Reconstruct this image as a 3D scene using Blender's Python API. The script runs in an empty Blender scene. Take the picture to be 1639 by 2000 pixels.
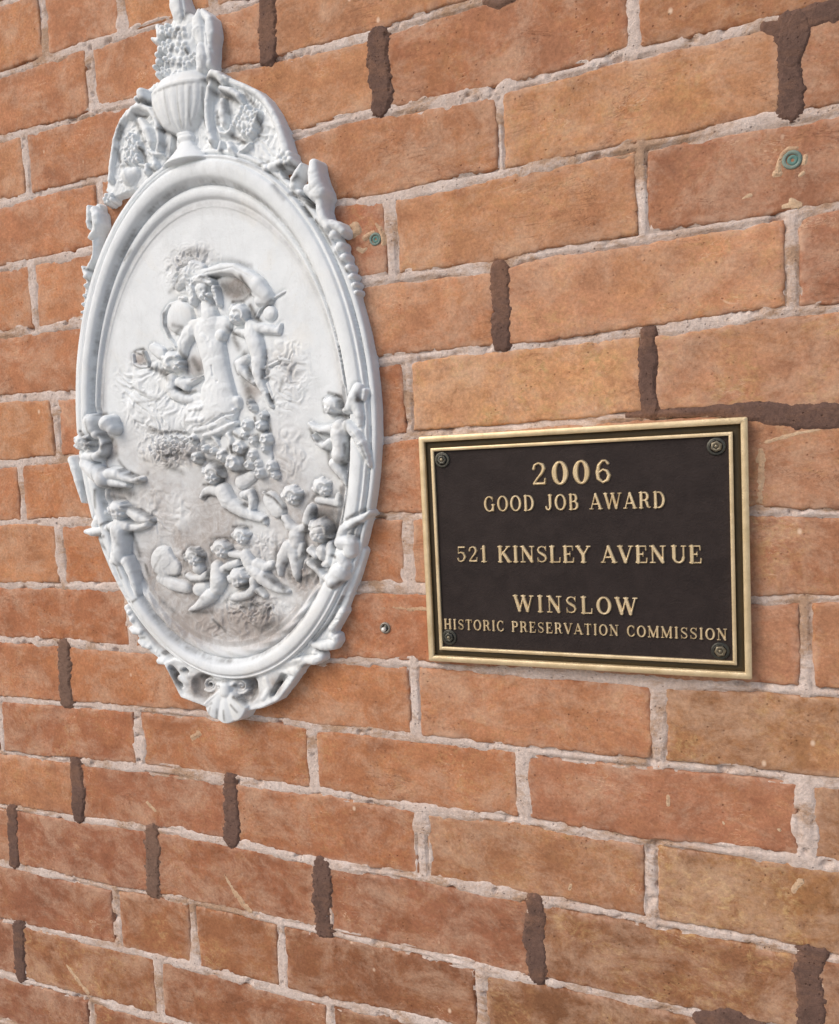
import bpy, math, random
import numpy as np
from mathutils import Matrix, Vector

# ------------------------------------------------------------------ camera, light, exposure
scene = bpy.context.scene
COL = scene.collection
CAM_D, CAM_Z = 0.595308348, 1.5215234
CAM_F = 1438.55363            # focal length in photo pixels (photo 1639 x 2000)
YAW, PITCH, ROLL = -0.376240962, -0.0668169475, -0.0475950982


def cam_axes():
    cy, sy = math.cos(YAW), math.sin(YAW)
    cp, sp = math.cos(PITCH), math.sin(PITCH)
    cr, sr = math.cos(ROLL), math.sin(ROLL)
    f = np.array([sy * cp, cy * cp, sp])
    r = np.array([cy, -sy, 0.0])
    u = np.cross(r, f)
    return cr * r + sr * u, -sr * r + cr * u, f


AX_R, AX_U, AX_F = cam_axes()
cd = bpy.data.cameras.new('camera')
cam = bpy.data.objects.new('camera', cd)
COL.objects.link(cam)
m = Matrix.Identity(4)
for i in range(3):
    m[i][0], m[i][1], m[i][2] = AX_R[i], AX_U[i], -AX_F[i]
m[0][3], m[1][3], m[2][3] = 0.0, -CAM_D, CAM_Z
cam.matrix_world = m
cd.sensor_fit = 'VERTICAL'
cd.sensor_height = 36.0
cd.sensor_width = 36.0
cd.lens = CAM_F / 2000.0 * 36.0
cd.clip_start = 0.01
cd.clip_end = 500
scene.camera = cam

SUN_DIR = Vector((-0.50, -0.62, 0.66)).normalized()      # towards the sun
world = bpy.data.worlds.new("World")
scene.world = world
world.use_nodes = True
wn = world.node_tree.nodes
wl = world.node_tree.links
bg = wn['Background']
sky = wn.new('ShaderNodeTexSky')
sky.sky_type = 'NISHITA'
sky.sun_disc = False
sky.sun_elevation = math.asin(SUN_DIR.z)
sky.sun_rotation = math.atan2(SUN_DIR.x, SUN_DIR.y)
sky.air_density = 1.0
sky.dust_density = 3.0
sky.ozone_density = 0.6
wl.new(sky.outputs[0], bg.inputs[0])
bg.inputs[1].default_value = 0.145
sl = bpy.data.lights.new('sun', 'SUN')
sl.energy = 1.45
sl.angle = math.radians(34)
sl.color = (1.0, 0.95, 0.88)
sun = bpy.data.objects.new('sun', sl)
COL.objects.link(sun)
sun.location = (-3, -4, 5)
sun.rotation_euler = SUN_DIR.to_track_quat('Z', 'Y').to_euler()
vs = scene.view_settings
vs.view_transform = 'Standard'
vs.look = 'None'
vs.exposure = 0.0
vs.gamma = 1.0
vs.use_curve_mapping = False
scene.render.engine = 'CYCLES'
ILLUM = 1.0                    # photo colour / albedo for a wall patch, used only to read albedos off the photo


# ------------------------------------------------------------------ helpers
def at(px, py, h=0.0):
    """photo pixel(s) -> (u, v) on the plane h metres in front of the wall"""
    px = np.asarray(px, float)
    py = np.asarray(py, float)
    x = (px - 819.5) / CAM_F
    y = -(py - 1000.0) / CAM_F
    D = x[..., None] * AX_R + y[..., None] * AX_U + AX_F
    t = (CAM_D - h) / D[..., 1]
    return D[..., 0] * t, CAM_Z + D[..., 2] * t


def lin(c):
    return tuple(((v / 255.0) / 12.92 if v / 255.0 < 0.04045 else ((v / 255.0 + 0.055) / 1.055) ** 2.4) for v in c)


def vnoise(x, y, seed=0):
    x = np.asarray(x, float) + seed * 17.31
    y = np.asarray(y, float) + seed * 9.77
    xi = np.floor(x).astype(np.int64)
    yi = np.floor(y).astype(np.int64)
    xf = x - xi
    yf = y - yi
    xf = xf * xf * xf * (xf * (xf * 6 - 15) + 10)
    yf = yf * yf * yf * (yf * (yf * 6 - 15) + 10)

    def h(a, b):
        n = (a * 374761393 + b * 668265263 + seed * 1442695041) & 0xffffffff
        n = ((n ^ (n >> 13)) * 1274126177) & 0xffffffff
        n = n ^ (n >> 16)
        return (n & 0xffff) / 65535.0 * 2 - 1
    a, b, c, d = h(xi, yi), h(xi + 1, yi), h(xi, yi + 1), h(xi + 1, yi + 1)
    return (a * (1 - xf) + b * xf) * (1 - yf) + (c * (1 - xf) + d * xf) * yf


def fbm(x, y, seed=0, oct=4, gain=0.5):
    s, a, f, t = 0, 1.0, 1.0, 0
    for o in range(oct):
        s = s + a * vnoise(np.asarray(x) * f, np.asarray(y) * f, seed + o * 7)
        t += a
        a *= gain
        f *= 2.03
    return s / t


def mesh_np(name, verts, faces, mat, smooth=True, attrs=None):
    """verts Nx3, faces Mx4 (a repeated last index makes a triangle is not allowed: quads only)"""
    me = bpy.data.meshes.new(name)
    verts = np.ascontiguousarray(verts, dtype=np.float32)
    faces = np.ascontiguousarray(faces, dtype=np.int32)
    me.vertices.add(len(verts))
    me.vertices.foreach_set('co', verts.ravel())
    k = faces.shape[1]
    me.loops.add(len(faces) * k)
    me.loops.foreach_set('vertex_index', faces.ravel())
    me.polygons.add(len(faces))
    me.polygons.foreach_set('loop_start', np.arange(0, len(faces) * k, k, dtype=np.int32))
    me.polygons.foreach_set('loop_total', np.full(len(faces), k, dtype=np.int32))
    if smooth:
        me.polygons.foreach_set('use_smooth', np.ones(len(faces), dtype=bool))
    if attrs:
        for an, av in attrs.items():
            a = me.attributes.new(an, 'FLOAT', 'POINT')
            a.data.foreach_set('value', np.ascontiguousarray(av, dtype=np.float32))
    me.update(calc_edges=True)
    me.validate()
    if mat:
        me.materials.append(mat)
    return me


def link(name, me, parent=None, loc=None):
    o = bpy.data.objects.new(name, me)
    COL.objects.link(o)
    if loc is not None:
        o.location = loc
    if parent is not None:
        o.parent = parent
    return o


def tag(o, label=None, cat=None, group=None, kind=None):
    if label: o['label'] = label
    if cat: o['category'] = cat
    if group: o['group'] = group
    if kind: o['kind'] = kind
    return o


def empty(name, loc):
    o = bpy.data.objects.new(name, None)
    COL.objects.link(o)
    o.location = loc
    o.empty_display_size = 0.05
    return o


def world_xyz(u, v, h):
    return np.stack([u, -np.asarray(h), v], -1)


def grid_faces(ny, nx, mask=None):
    idx = np.arange(ny * nx).reshape(ny, nx)
    f = np.stack([idx[:-1, :-1], idx[:-1, 1:], idx[1:, 1:], idx[1:, :-1]], -1)
    if mask is not None:
        f = f[mask]
    return f.reshape(-1, 4)


def compact(verts, faces, attrs=None):
    used = np.unique(faces)
    mp = np.full(len(verts), -1, dtype=np.int64)
    mp[used] = np.arange(len(used))
    at_ = {k: v[used] for k, v in attrs.items()} if attrs else None
    return verts[used], mp[faces], at_


# ------------------------------------------------------------------ material helpers
class NT:
    def __init__(self, name):
        self.m = bpy.data.materials.new(name)
        self.m.use_nodes = True
        self.t = self.m.node_tree
        self.b = self.t.nodes['Principled BSDF']

    def n(self, typ, **kw):
        nd = self.t.nodes.new(typ)
        for k, v in kw.items():
            setattr(nd, k, v)
        return nd

    def l(self, a, b):
        self.t.links.new(a, b)

    def sock(self, nd, key, val):
        s = nd.inputs[key]
        if hasattr(val, 'is_linked') or hasattr(val, 'links'):
            self.l(val, s)
        else:
            s.default_value = val

    def noise(self, vec, scale, detail=4, rough=0.55, dist=0.0):
        nd = self.n('ShaderNodeTexNoise')
        self.l(vec, nd.inputs['Vector'])
        nd.inputs['Scale'].default_value = scale
        nd.inputs['Detail'].default_value = detail
        nd.inputs['Roughness'].default_value = rough
        nd.inputs['Distortion'].default_value = dist
        return nd.outputs['Fac']

    def ramp(self, v, a, b, lo=0.0, hi=1.0):
        nd = self.n('ShaderNodeMapRange')
        nd.clamp = True
        self.sock(nd, 0, v)
        nd.inputs[1].default_value = a
        nd.inputs[2].default_value = b
        nd.inputs[3].default_value = lo
        nd.inputs[4].default_value = hi
        return nd.outputs[0]

    def math(self, op, a, b=0.0):
        nd = self.n('ShaderNodeMath', operation=op)
        self.sock(nd, 0, a)
        self.sock(nd, 1, b)
        return nd.outputs[0]

    def mix(self, fac, a, b, mode='MIX'):
        nd = self.n('ShaderNodeMix', data_type='RGBA', blend_type=mode)
        self.sock(nd, 0, fac)
        self.sock(nd, 6, a)
        self.sock(nd, 7, b)
        return nd.outputs[2]

    def mapping(self, vec, scale=(1, 1, 1), rot=(0, 0, 0)):
        nd = self.n('ShaderNodeMapping')
        self.l(vec, nd.inputs[0])
        nd.inputs['Scale'].default_value = scale
        nd.inputs['Rotation'].default_value = rot
        return nd.outputs[0]

    def pos(self):
        return self.n('ShaderNodeNewGeometry').outputs['Position']

    def attr(self, name, typ='GEOMETRY'):
        nd = self.n('ShaderNodeAttribute', attribute_name=name, attribute_type=typ)
        return nd.outputs['Fac']

    def vor(self, vec, scale):
        nd = self.n('ShaderNodeTexVoronoi')
        self.l(vec, nd.inputs['Vector'])
        nd.inputs['Scale'].default_value = scale
        return nd

    def bump(self, h, strength, dist):
        nd = self.n('ShaderNodeBump')
        nd.inputs['Strength'].default_value = strength
        nd.inputs['Distance'].default_value = dist
        self.l(h, nd.inputs['Height'])
        self.l(nd.outputs[0], self.b.inputs['Normal'])


def c4(c):
    return (c[0], c[1], c[2], 1.0)


def alb(c):
    g_ = 0.30 * c[0] + 0.59 * c[1] + 0.11 * c[2]
    c = tuple(g_ + (v - g_) * f_ for v, f_ in zip(c, (.95, .95, .92)))
    l_ = lin(c)
    return tuple(min(0.85, v / ILLUM) for v in l_)


def mat_brick():
    k = NT('brick_clay')
    oi = k.n('ShaderNodeObjectInfo')
    va = k.n('ShaderNodeVectorMath', operation='ADD')
    p = k.pos()
    k.l(p, va.inputs[0])
    rnd = k.math('MULTIPLY', oi.outputs['Random'], 37.0)
    cx = k.n('ShaderNodeCombineXYZ')
    k.l(rnd, cx.inputs[0]); k.l(rnd, cx.inputs[1]); k.l(rnd, cx.inputs[2])
    k.l(cx.outputs[0], va.inputs[1])
    q = va.outputs[0]
    base = oi.outputs['Color']
    speck = k.attr('speck', 'OBJECT')
    # broad mottling
    n1 = k.noise(q, 26, 8, 0.74, 0.3)
    v1 = k.ramp(n1, 0.3, 0.7, 0.72, 1.24)
    cc = k.n('ShaderNodeCombineXYZ')
    k.l(v1, cc.inputs[0]); k.l(v1, cc.inputs[1]); k.l(v1, cc.inputs[2])
    c = k.mix(1.0, base, cc.outputs[0], 'MULTIPLY')
    # redder and browner blotches
    n2 = k.noise(k.mapping(q, (0.8, 1, 1.5)), 34, 5, 0.6, 1.0)
    c = k.mix(k.ramp(n2, 0.52, 0.72, 0, 0.6), c, k.mix(1.0, c, (0.80, 0.68, 0.64, 1), 'MULTIPLY'))
    # orange-ochre wash
    n3 = k.noise(q, 13, 8, 0.7, 0.5)
    c = k.mix(k.ramp(n3, 0.50, 0.70, 0, 0.5), c, k.mix(1.0, c, (1.22, 1.18, 0.86, 1), 'MULTIPLY'))
    # ochre specks where the brick is overburnt
    n4 = k.noise(k.mapping(q, (1, 1, 1.3), (0, 0.5, 0)), 105, 6, 0.75, 0.8)
    n4b = k.noise(q, 26, 3, 0.5)
    f4 = k.math('MULTIPLY', k.ramp(n4, 0.47, 0.62, 0, 1.3), k.ramp(n4b, 0.42, 0.62, 0, 1))
    f4 = k.math('MULTIPLY', f4, speck)
    c = k.mix(f4, c, (0.52, 0.33, 0.15, 1))
    n4c = k.noise(q, 80, 5, 0.7, 1.0)
    f4c = k.math('MULTIPLY', k.ramp(n4c, 0.52, 0.62, 0, 0.6), speck)
    c = k.mix(f4c, c, k.mix(1.0, c, (0.58, 0.48, 0.42, 1), 'MULTIPLY'))
    # pale dusty bloom and redder heart
    n11 = k.noise(k.mapping(q, (0.8, 1, 1.1)), 24, 8, 0.78, 0.35)
    c = k.mix(k.ramp(n11, 0.46, 0.64, 0, 0.52), c, (0.60, 0.41, 0.29, 1))
    n12 = k.noise(q, 13, 8, 0.75, 0.3)
    c = k.mix(k.ramp(n12, 0.50, 0.68, 0, 0.5), c, k.mix(1.0, c, (0.62, 0.56, 0.58, 1), 'MULTIPLY'))
    # fine grain
    n5 = k.noise(q, 420, 4, 0.7)
    v5 = k.ramp(n5, 0.3, 0.7, 0.80, 1.20)
    cc2 = k.n('ShaderNodeCombineXYZ')
    for i in range(3): k.l(v5, cc2.inputs[i])
    c = k.mix(1.0, c, cc2.outputs[0], 'MULTIPLY')
    # hairline scratches and drag marks
    n6 = k.noise(k.mapping(q, (0.45, 1, 1.7), (0, 0.25, 0)), 34, 5, 0.62, 2.2)
    ab = k.math('ABSOLUTE', k.math('SUBTRACT', n6, 0.5))
    sc = k.ramp(ab, 0.0, 0.012, 1, 0)
    n6m = k.noise(q, 20, 2, 0.5)
    sc = k.math('MULTIPLY', sc, k.ramp(n6m, 0.56, 0.68, 0, 0.6))
    c = k.mix(sc, c, k.mix(1.0, c, (0.38, 0.30, 0.28, 1), 'MULTIPLY'))
    n7 = k.noise(k.mapping(q, (0.5, 1, 1.8), (0, -0.6, 0)), 30, 4, 0.6, 1.8)
    ab7 = k.math('ABSOLUTE', k.math('SUBTRACT', n7, 0.5))
    sc7 = k.ramp(ab7, 0.0, 0.008, 1, 0)
    n7m = k.noise(q, 26, 2, 0.5)
    sc7 = k.math('MULTIPLY', sc7, k.ramp(n7m, 0.57, 0.68, 0, 0.6))
    c = k.mix(sc7, c, (0.75, 0.52, 0.36, 1))
    # pits
    vo = k.vor(k.mapping(q, (1, 1, 1)), 260)
    sep = k.n('ShaderNodeSeparateColor')
    k.l(vo.outputs['Color'], sep.inputs[0])
    pit = k.math('MULTIPLY', k.ramp(vo.outputs['Distance'], 0.10, 0.26, 1, 0), k.ramp(sep.outputs[0], 0.82, 0.84, 0, 1))
    pit = k.math('MULTIPLY', pit, k.ramp(n12, 0.44, 0.6, 0.1, 1))
    c = k.mix(k.math('MULTIPLY', pit, 0.75), c, k.mix(1.0, c, (0.35, 0.25, 0.22, 1), 'MULTIPLY'))
    # cream mortar flecks
    vo2 = k.vor(k.mapping(q, (1, 1, 0.7), (0, 0.3, 0)), 75)
    sep2 = k.n('ShaderNodeSeparateColor')
    k.l(vo2.outputs['Color'], sep2.inputs[0])
    fl = k.math('MULTIPLY', k.ramp(vo2.outputs['Distance'], 0.06, 0.16, 1, 0), k.ramp(sep2.outputs[1], 0.93, 0.94, 0, 1))
    c = k.mix(k.math('MULTIPLY', fl, 0.8), c, (0.78, 0.58, 0.43, 1))
    # mortar haze and grime close to the arrises
    ed = k.attr('edge')
    n8 = k.noise(q, 55, 5, 0.7, 0.8)
    hz = k.math('MULTIPLY', k.ramp(ed, 0.0, 0.008, 1, 0), k.ramp(n8, 0.46, 0.62, 0, 0.65))
    c = k.mix(hz, c, (0.56, 0.37, 0.27, 1))
    n9 = k.noise(q, 48, 5, 0.7, 0.8)
    gr = k.math('MULTIPLY', k.ramp(ed, 0.0, 0.010, 1, 0), k.ramp(n9, 0.50, 0.64, 0, 0.6))
    c = k.mix(gr, c, k.mix(1.0, c, (0.62, 0.50, 0.48, 1), 'MULTIPLY'))
    k.l(c, k.b.inputs['Base Color'])
    k.b.inputs['Roughness'].default_value = 0.82
    k.b.inputs['Specular IOR Level'].default_value = 0.25
    h = k.math('ADD', k.math('MULTIPLY', n5, 0.35), k.math('MULTIPLY', n2, 0.8))
    h = k.math('ADD', h, k.math('MULTIPLY', k.noise(q, 140, 6, 0.7), 0.7))
    h = k.math('SUBTRACT', h, k.math('MULTIPLY', sc, 0.5))
    h = k.math('SUBTRACT', h, k.math('MULTIPLY', pit, 0.9))
    k.bump(h, 0.5, 0.0012)
    return k.m


def mat_mortar(name, ca, cb, cc_, rough=0.95, dust=0.6):
    k = NT(name)
    p = k.pos()
    n1 = k.noise(p, 30, 6, 0.65, 0.5)
    c = k.mix(k.ramp(n1, 0.35, 0.65, 0, 1), c4(ca), c4(cb))
    n2 = k.noise(k.mapping(p, (0.6, 1, 1.2)), 15, 8, 0.78, 0.4)
    c = k.mix(k.ramp(n2, 0.49, 0.60, 0, dust), c, c4(cc_))
    n3 = k.noise(p, 380, 4, 0.75)
    v = k.ramp(n3, 0.3, 0.7, 0.78, 1.18)
    cx = k.n('ShaderNodeCombineXYZ')
    for i in range(3): k.l(v, cx.inputs[i])
    c = k.mix(1.0, c, cx.outputs[0], 'MULTIPLY')
    vo = k.vor(p, 330)
    sep = k.n('ShaderNodeSeparateColor')
    k.l(vo.outputs['Color'], sep.inputs[0])
    pit = k.math('MULTIPLY', k.ramp(vo.outputs['Distance'], 0.12, 0.3, 1, 0), k.ramp(sep.outputs[0], 0.82, 0.84, 0, 1))
    c = k.mix(k.math('MULTIPLY', pit, 0.55), c, k.mix(1.0, c, (0.4, 0.33, 0.3, 1), 'MULTIPLY'))
    k.l(c, k.b.inputs['Base Color'])
    k.b.inputs['Roughness'].default_value = rough
    k.b.inputs['Specular IOR Level'].default_value = 0.2
    h = k.math('ADD', n3, k.math('MULTIPLY', k.noise(p, 150, 6, 0.7), 1.0))
    h = k.math('SUBTRACT', h, k.math('MULTIPLY', pit, 0.8))
    k.bump(h, 0.7, 0.0014)
    return k.m


def mat_resin():
    k = NT('antiqued_white_resin')
    p = k.pos()
    n1 = k.noise(p, 40, 6, 0.6, 0.4)
    c = k.mix(k.ramp(n1, 0.35, 0.7, 0, 1), (0.80, 0.835, 0.86, 1), (0.72, 0.755, 0.78, 1))
    n2 = k.noise(p, 16, 5, 0.6, 1.0)
    c = k.mix(k.ramp(n2, 0.55, 0.72, 0, 0.5), c, (0.80, 0.79, 0.75, 1))
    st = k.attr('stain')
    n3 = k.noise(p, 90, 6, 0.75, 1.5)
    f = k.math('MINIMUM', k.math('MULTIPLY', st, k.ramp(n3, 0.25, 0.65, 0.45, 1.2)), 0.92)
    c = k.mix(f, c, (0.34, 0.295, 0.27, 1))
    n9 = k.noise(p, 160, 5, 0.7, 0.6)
    ws = k.math('MULTIPLY', k.attr('dark_mark'), k.ramp(n9, 0.3, 0.65, 0.7, 1.25))
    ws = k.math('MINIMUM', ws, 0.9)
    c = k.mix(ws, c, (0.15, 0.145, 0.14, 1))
    n10 = k.noise(k.mapping(p, (1, 1, 0.35)), 60, 6, 0.75, 0.8)
    c = k.mix(k.ramp(n10, 0.50, 0.72, 0, 0.5), c, (0.60, 0.62, 0.63, 1))
    n4 = k.noise(p, 500, 3, 0.6)
    f4 = k.ramp(n4, 0.62, 0.72, 0, 0.25)
    c = k.mix(f4, c, (0.5, 0.5, 0.48, 1))
    k.l(c, k.b.inputs['Base Color'])
    k.b.inputs['Roughness'].default_value = 0.6
    k.b.inputs['Specular IOR Level'].default_value = 0.3
    h = k.math('ADD', k.noise(p, 260, 5, 0.65), k.math('MULTIPLY', k.noise(p, 90, 4, 0.6), 0.8))
    k.bump(h, 0.35, 0.0010)
    return k.m


def mat_metal(name, ca, cb, metallic, rough, bump=0.2, scale=500, stretch=(1, 1, 1)):
    k = NT(name)
    p = k.pos()
    n1 = k.noise(k.mapping(p, stretch), 60, 6, 0.65, 0.3)
    c = k.mix(k.ramp(n1, 0.35, 0.7, 0, 1), c4(ca), c4(cb))
    k.l(c, k.b.inputs['Base Color'])
    k.b.inputs['Metallic'].default_value = metallic
    n2 = k.noise(k.mapping(p, stretch), scale, 4, 0.7)
    r = k.ramp(n2, 0.3, 0.7, rough - 0.08, rough + 0.08)
    k.l(r, k.b.inputs['Roughness'])
    k.b.inputs['Specular IOR Level'].default_value = 0.25 if metallic < .1 else 0.5
    k.bump(n2, bump, 0.0008)
    return k.m


M_BRICK = mat_brick()
M_MORTAR = mat_mortar('mortar_lime', (0.69, 0.585, 0.535), (0.57, 0.45, 0.39), (0.42, 0.27, 0.18), dust=0.95)
M_DARK = mat_mortar('mortar_dark', (0.125, 0.075, 0.060), (0.165, 0.098, 0.077), (0.24, 0.13, 0.085))
M_GREYBROWN = mat_mortar('mortar_greybrown', (0.17, 0.105, 0.08), (0.22, 0.135, 0.10), (0.21, 0.12, 0.085))
M_CREAM = mat_mortar('plaster_cream', (0.64, 0.46, 0.31), (0.55, 0.365, 0.23), (0.42, 0.24, 0.15))
M_RESIN = mat_resin()
M_FIELD = mat_metal('bronze_dark_field', (0.021, 0.014, 0.013), (0.033, 0.023, 0.021), 0.0, 0.68, 0.8, 650)
M_GROOVE = mat_metal('bronze_groove', (0.040, 0.028, 0.012), (0.06, 0.042, 0.018), 0.3, 0.6, 0.4, 700)
M_GOLD = mat_metal('bronze_polished', (0.80, 0.64, 0.41), (0.58, 0.44, 0.25), 0.5, 0.42, 0.35, 700)
M_BOLT = mat_metal('bolt_dark_bronze', (0.10, 0.095, 0.08), (0.05, 0.05, 0.045), 0.7, 0.35, 0.4, 500)
M_BOLTG = mat_metal('bolt_bronze_rubbed', (0.30, 0.25, 0.17), (0.15, 0.13, 0.095), 0.7, 0.40, 0.3, 500)
M_TEAL = mat_metal('plug_teal_plastic', (0.12, 0.19, 0.175), (0.27, 0.31, 0.26), 0.0, 0.6, 0.4, 400)
M_TEALD = mat_metal('plug_teal_bore', (0.10, 0.21, 0.19), (0.16, 0.27, 0.24), 0.0, 0.7, 0.4, 400)
M_STEEL = mat_metal('anchor_grey', (0.32, 0.29, 0.25), (0.20, 0.17, 0.14), 0.4, 0.5, 0.4, 400)
M_STEELB = mat_metal('anchor_tip', (0.80, 0.76, 0.70), (0.7, 0.66, 0.6), 0.2, 0.4, 0.2, 400)
M_GROUND = mat_mortar('pavement_concrete', (0.42, 0.40, 0.37), (0.36, 0.34, 0.31), (0.33, 0.31, 0.28))

# ------------------------------------------------------------------ the wall
COURSE = 0.0677
V0 = 2.08777662
BEDS = {2: [(0, 145), (145, 97), (320, 45), (460, 10)],
3: [(35, 262), (150, 230), (185, 215), (255, 200), (450, 135), (510, 125), (550, 113), (725, 67), (820, 35), (910, 8)],
4: [(0, 400), (75, 378), (200, 350), (575, 265), (625, 250), (725, 220), (810, 210), (970, 178), (1140, 130), (1220, 105), (1270, 97), (1470, 55), (1639, 10)],
5: [(0, 525), (180, 487), (660, 395), (750, 385), (820, 372), (1020, 330), (1245, 288), (1370, 262), (1520, 232), (1639, 215)],
6: [(0, 655), (160, 630), (725, 548), (820, 538), (970, 520), (1070, 495), (1245, 467), (1420, 440), (1639, 403)],
7: [(0, 780), (150, 770), (745, 705), (820, 698), (970, 680), (1120, 665), (1320, 640), (1445, 620), (1545, 605), (1639, 600)],
8: [(0, 905), (150, 895), (750, 860), (820, 848), (1020, 832), (1245, 812), (1420, 805), (1639, 812)],
9: [(0, 1022), (60, 1018), (170, 1018), (740, 1008), (820, 1008), (1470, 998), (1639, 1003)],
10: [(0, 1142), (215, 1145), (700, 1148), (820, 1150), (1475, 1172), (1639, 1172)],
11: [(0, 1250), (125, 1257), (300, 1270), (645, 1290), (820, 1298), (970, 1310), (1120, 1320), (1320, 1337), (1570, 1350), (1639, 1357)],
12: [(0, 1367), (120, 1375), (200, 1380), (300, 1388), (400, 1395), (550, 1410), (625, 1422), (820, 1442), (1020, 1465), (1170, 1482), (1285, 1492), (1639, 1530)],
13: [(0, 1470), (150, 1487), (285, 1500), (425, 1522), (500, 1532), (625, 1547), (820, 1580), (1020, 1605), (1245, 1645), (1470, 1668), (1639, 1695)],
14: [(0, 1575), (150, 1600), (300, 1620), (450, 1647), (650, 1690), (820, 1715), (1020, 1755), (1270, 1800), (1570, 1860), (1639, 1875)],
15: [(0, 1685), (215, 1735), (300, 1747), (450, 1780), (625, 1820), (820, 1860), (945, 1895), (1070, 1919), (1320, 1972)],
16: [(0, 1797), (225, 1850), (400, 1895), (625, 1955), (820, 1993)],
17: [(0, 1902), (165, 1950), (320, 1992)]}
BEDUV = {}
for i, pts in BEDS.items():
    a = np.array(pts, float)
    u, v = at(a[:, 0], a[:, 1])
    BEDUV[i] = (u, v - (V0 - COURSE * i))


def bed(i, u):
    """height of bed joint i (below course i-1, above course i) along the wall"""
    u = np.asarray(u, float)
    if i in BEDUV:
        d = np.interp(u, BEDUV[i][0], BEDUV[i][1])
    else:
        d = 0.0012 * vnoise(u * 5, i * 3.7, 3)
    return V0 - COURSE * i + d + 0.0007 * vnoise(u * 22, i * 5.1, 5)


def bed_half(i, u):
    return 0.0033 + 0.0013 * vnoise(np.asarray(u) * 13, i * 2.3, 8)


# head joints measured on the wall: course -> [(u, width, kind)], kind 0 pale mortar, 1 dark, 2 grey-brown
HEADS = {
 1: [(-.6213, .0096, 0), (-.5206, .0087, 0), (-.415, .0095, 0), (-.21, .0095, 0), (-.005, .0095, 0)],
 2: [(-.77, .011, 0), (-.565, .0115, 0), (-.3594, .0155, 1), (-.152, .010, 0), (.055, .010, 0)],
 3: [(-.659, .010, 0), (-.455, .010, 0), (-.2519, .0165, 1), (-.0454, .0095, 0), (.16, .010, 0)],
 4: [(-.77, .010, 0), (-.565, .010, 0), (-.358, .010, 0), (-.1498, .0067, 0), (.058, .0135, 1)],
 5: [(-.664, .010, 0), (-.455, .010, 0), (-.2493, .0114, 0), (-.0425, .0089, 0), (.163, .010, 0)],
 6: [(-.77, .010, 0), (-.565, .010, 0), (-.36, .010, 0), (-.1555, .0145, 1), (.0574, .0104, 0)],
 7: [(-.852, .011, 0), (-.6474, .0125, 0), (-.443, .010, 0), (-.2405, .0095, 0), (-.0418, .0115, 1), (.165, .010, 0)],
 8: [(-.7055, .010, 0), (-.50, .010, 0), (-.295, .010, 0), (-.19, .010, 0), (-.087, .010, 0), (.118, .010, 0)],
 9: [(-.86, .011, 0), (-.6557, .0122, 0), (-.452, .010, 0), (-.2474, .0117, 0), (-.045, .010, 0), (.165, .010, 0)],
 10: [(-.77, .010, 0), (-.565, .010, 0), (-.36, .010, 0), (-.145, .010, 0), (.0641, .010, 0)],
 11: [(-.862, .010, 0), (-.6627, .016, 2), (-.455, .010, 0), (-.2486, .0119, 0), (-.0408, .0124, 0), (.165, .010, 0)],
 12: [(-.77, .010, 0), (-.5663, .0135, 0), (-.3566, .0168, 0), (-.1525, .0134, 0), (.0619, .0122, 0)],
 13: [(-.862, .010, 0), (-.658, .0165, 1), (-.4542, .017, 1), (-.248, .012, 0), (-.0498, .0119, 0), (.155, .010, 0)],
 14: [(-.7637, .0155, 1), (-.5595, .017, 2), (-.3543, .0175, 1), (-.146, .016, 1), (.0633, .0185, 1)],
 15: [(-.82, .010, 0), (-.6161, .0118, 0), (-.5115, .0133, 0), (-.4049, .0108, 0), (-.1983, .0115, 0), (.007, .010, 0)],
 16: [(-.7708, .0165, 1), (-.564, .0113, 0), (-.3538, .0092, 0), (-.148, .010, 0), (.06, .010, 0)],
 17: [(-.87, .010, 0), (-.6657, .0109, 0), (-.46, .010, 0), (-.255, .010, 0), (-.05, .010, 0)]}
MOD = 0.2055


def heads(c, ua, ub):
    """full list of head joints of course c from ua to ub"""
    r = random.Random(c * 91 + 7)
    if c in HEADS:
        L = list(HEADS[c])
    else:
        L = [(-.36 if c % 2 == 0 else -.455, .010, 0)]
    while L[0][0] - MOD > ua:
        L.insert(0, (L[0][0] - MOD + r.uniform(-.004, .004), r.uniform(.0095, .012), 0))
    while L[-1][0] + MOD < ub:
        L.append((L[-1][0] + MOD + r.uniform(-.004, .004), r.uniform(.0095, .012), 0))
    return L


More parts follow.
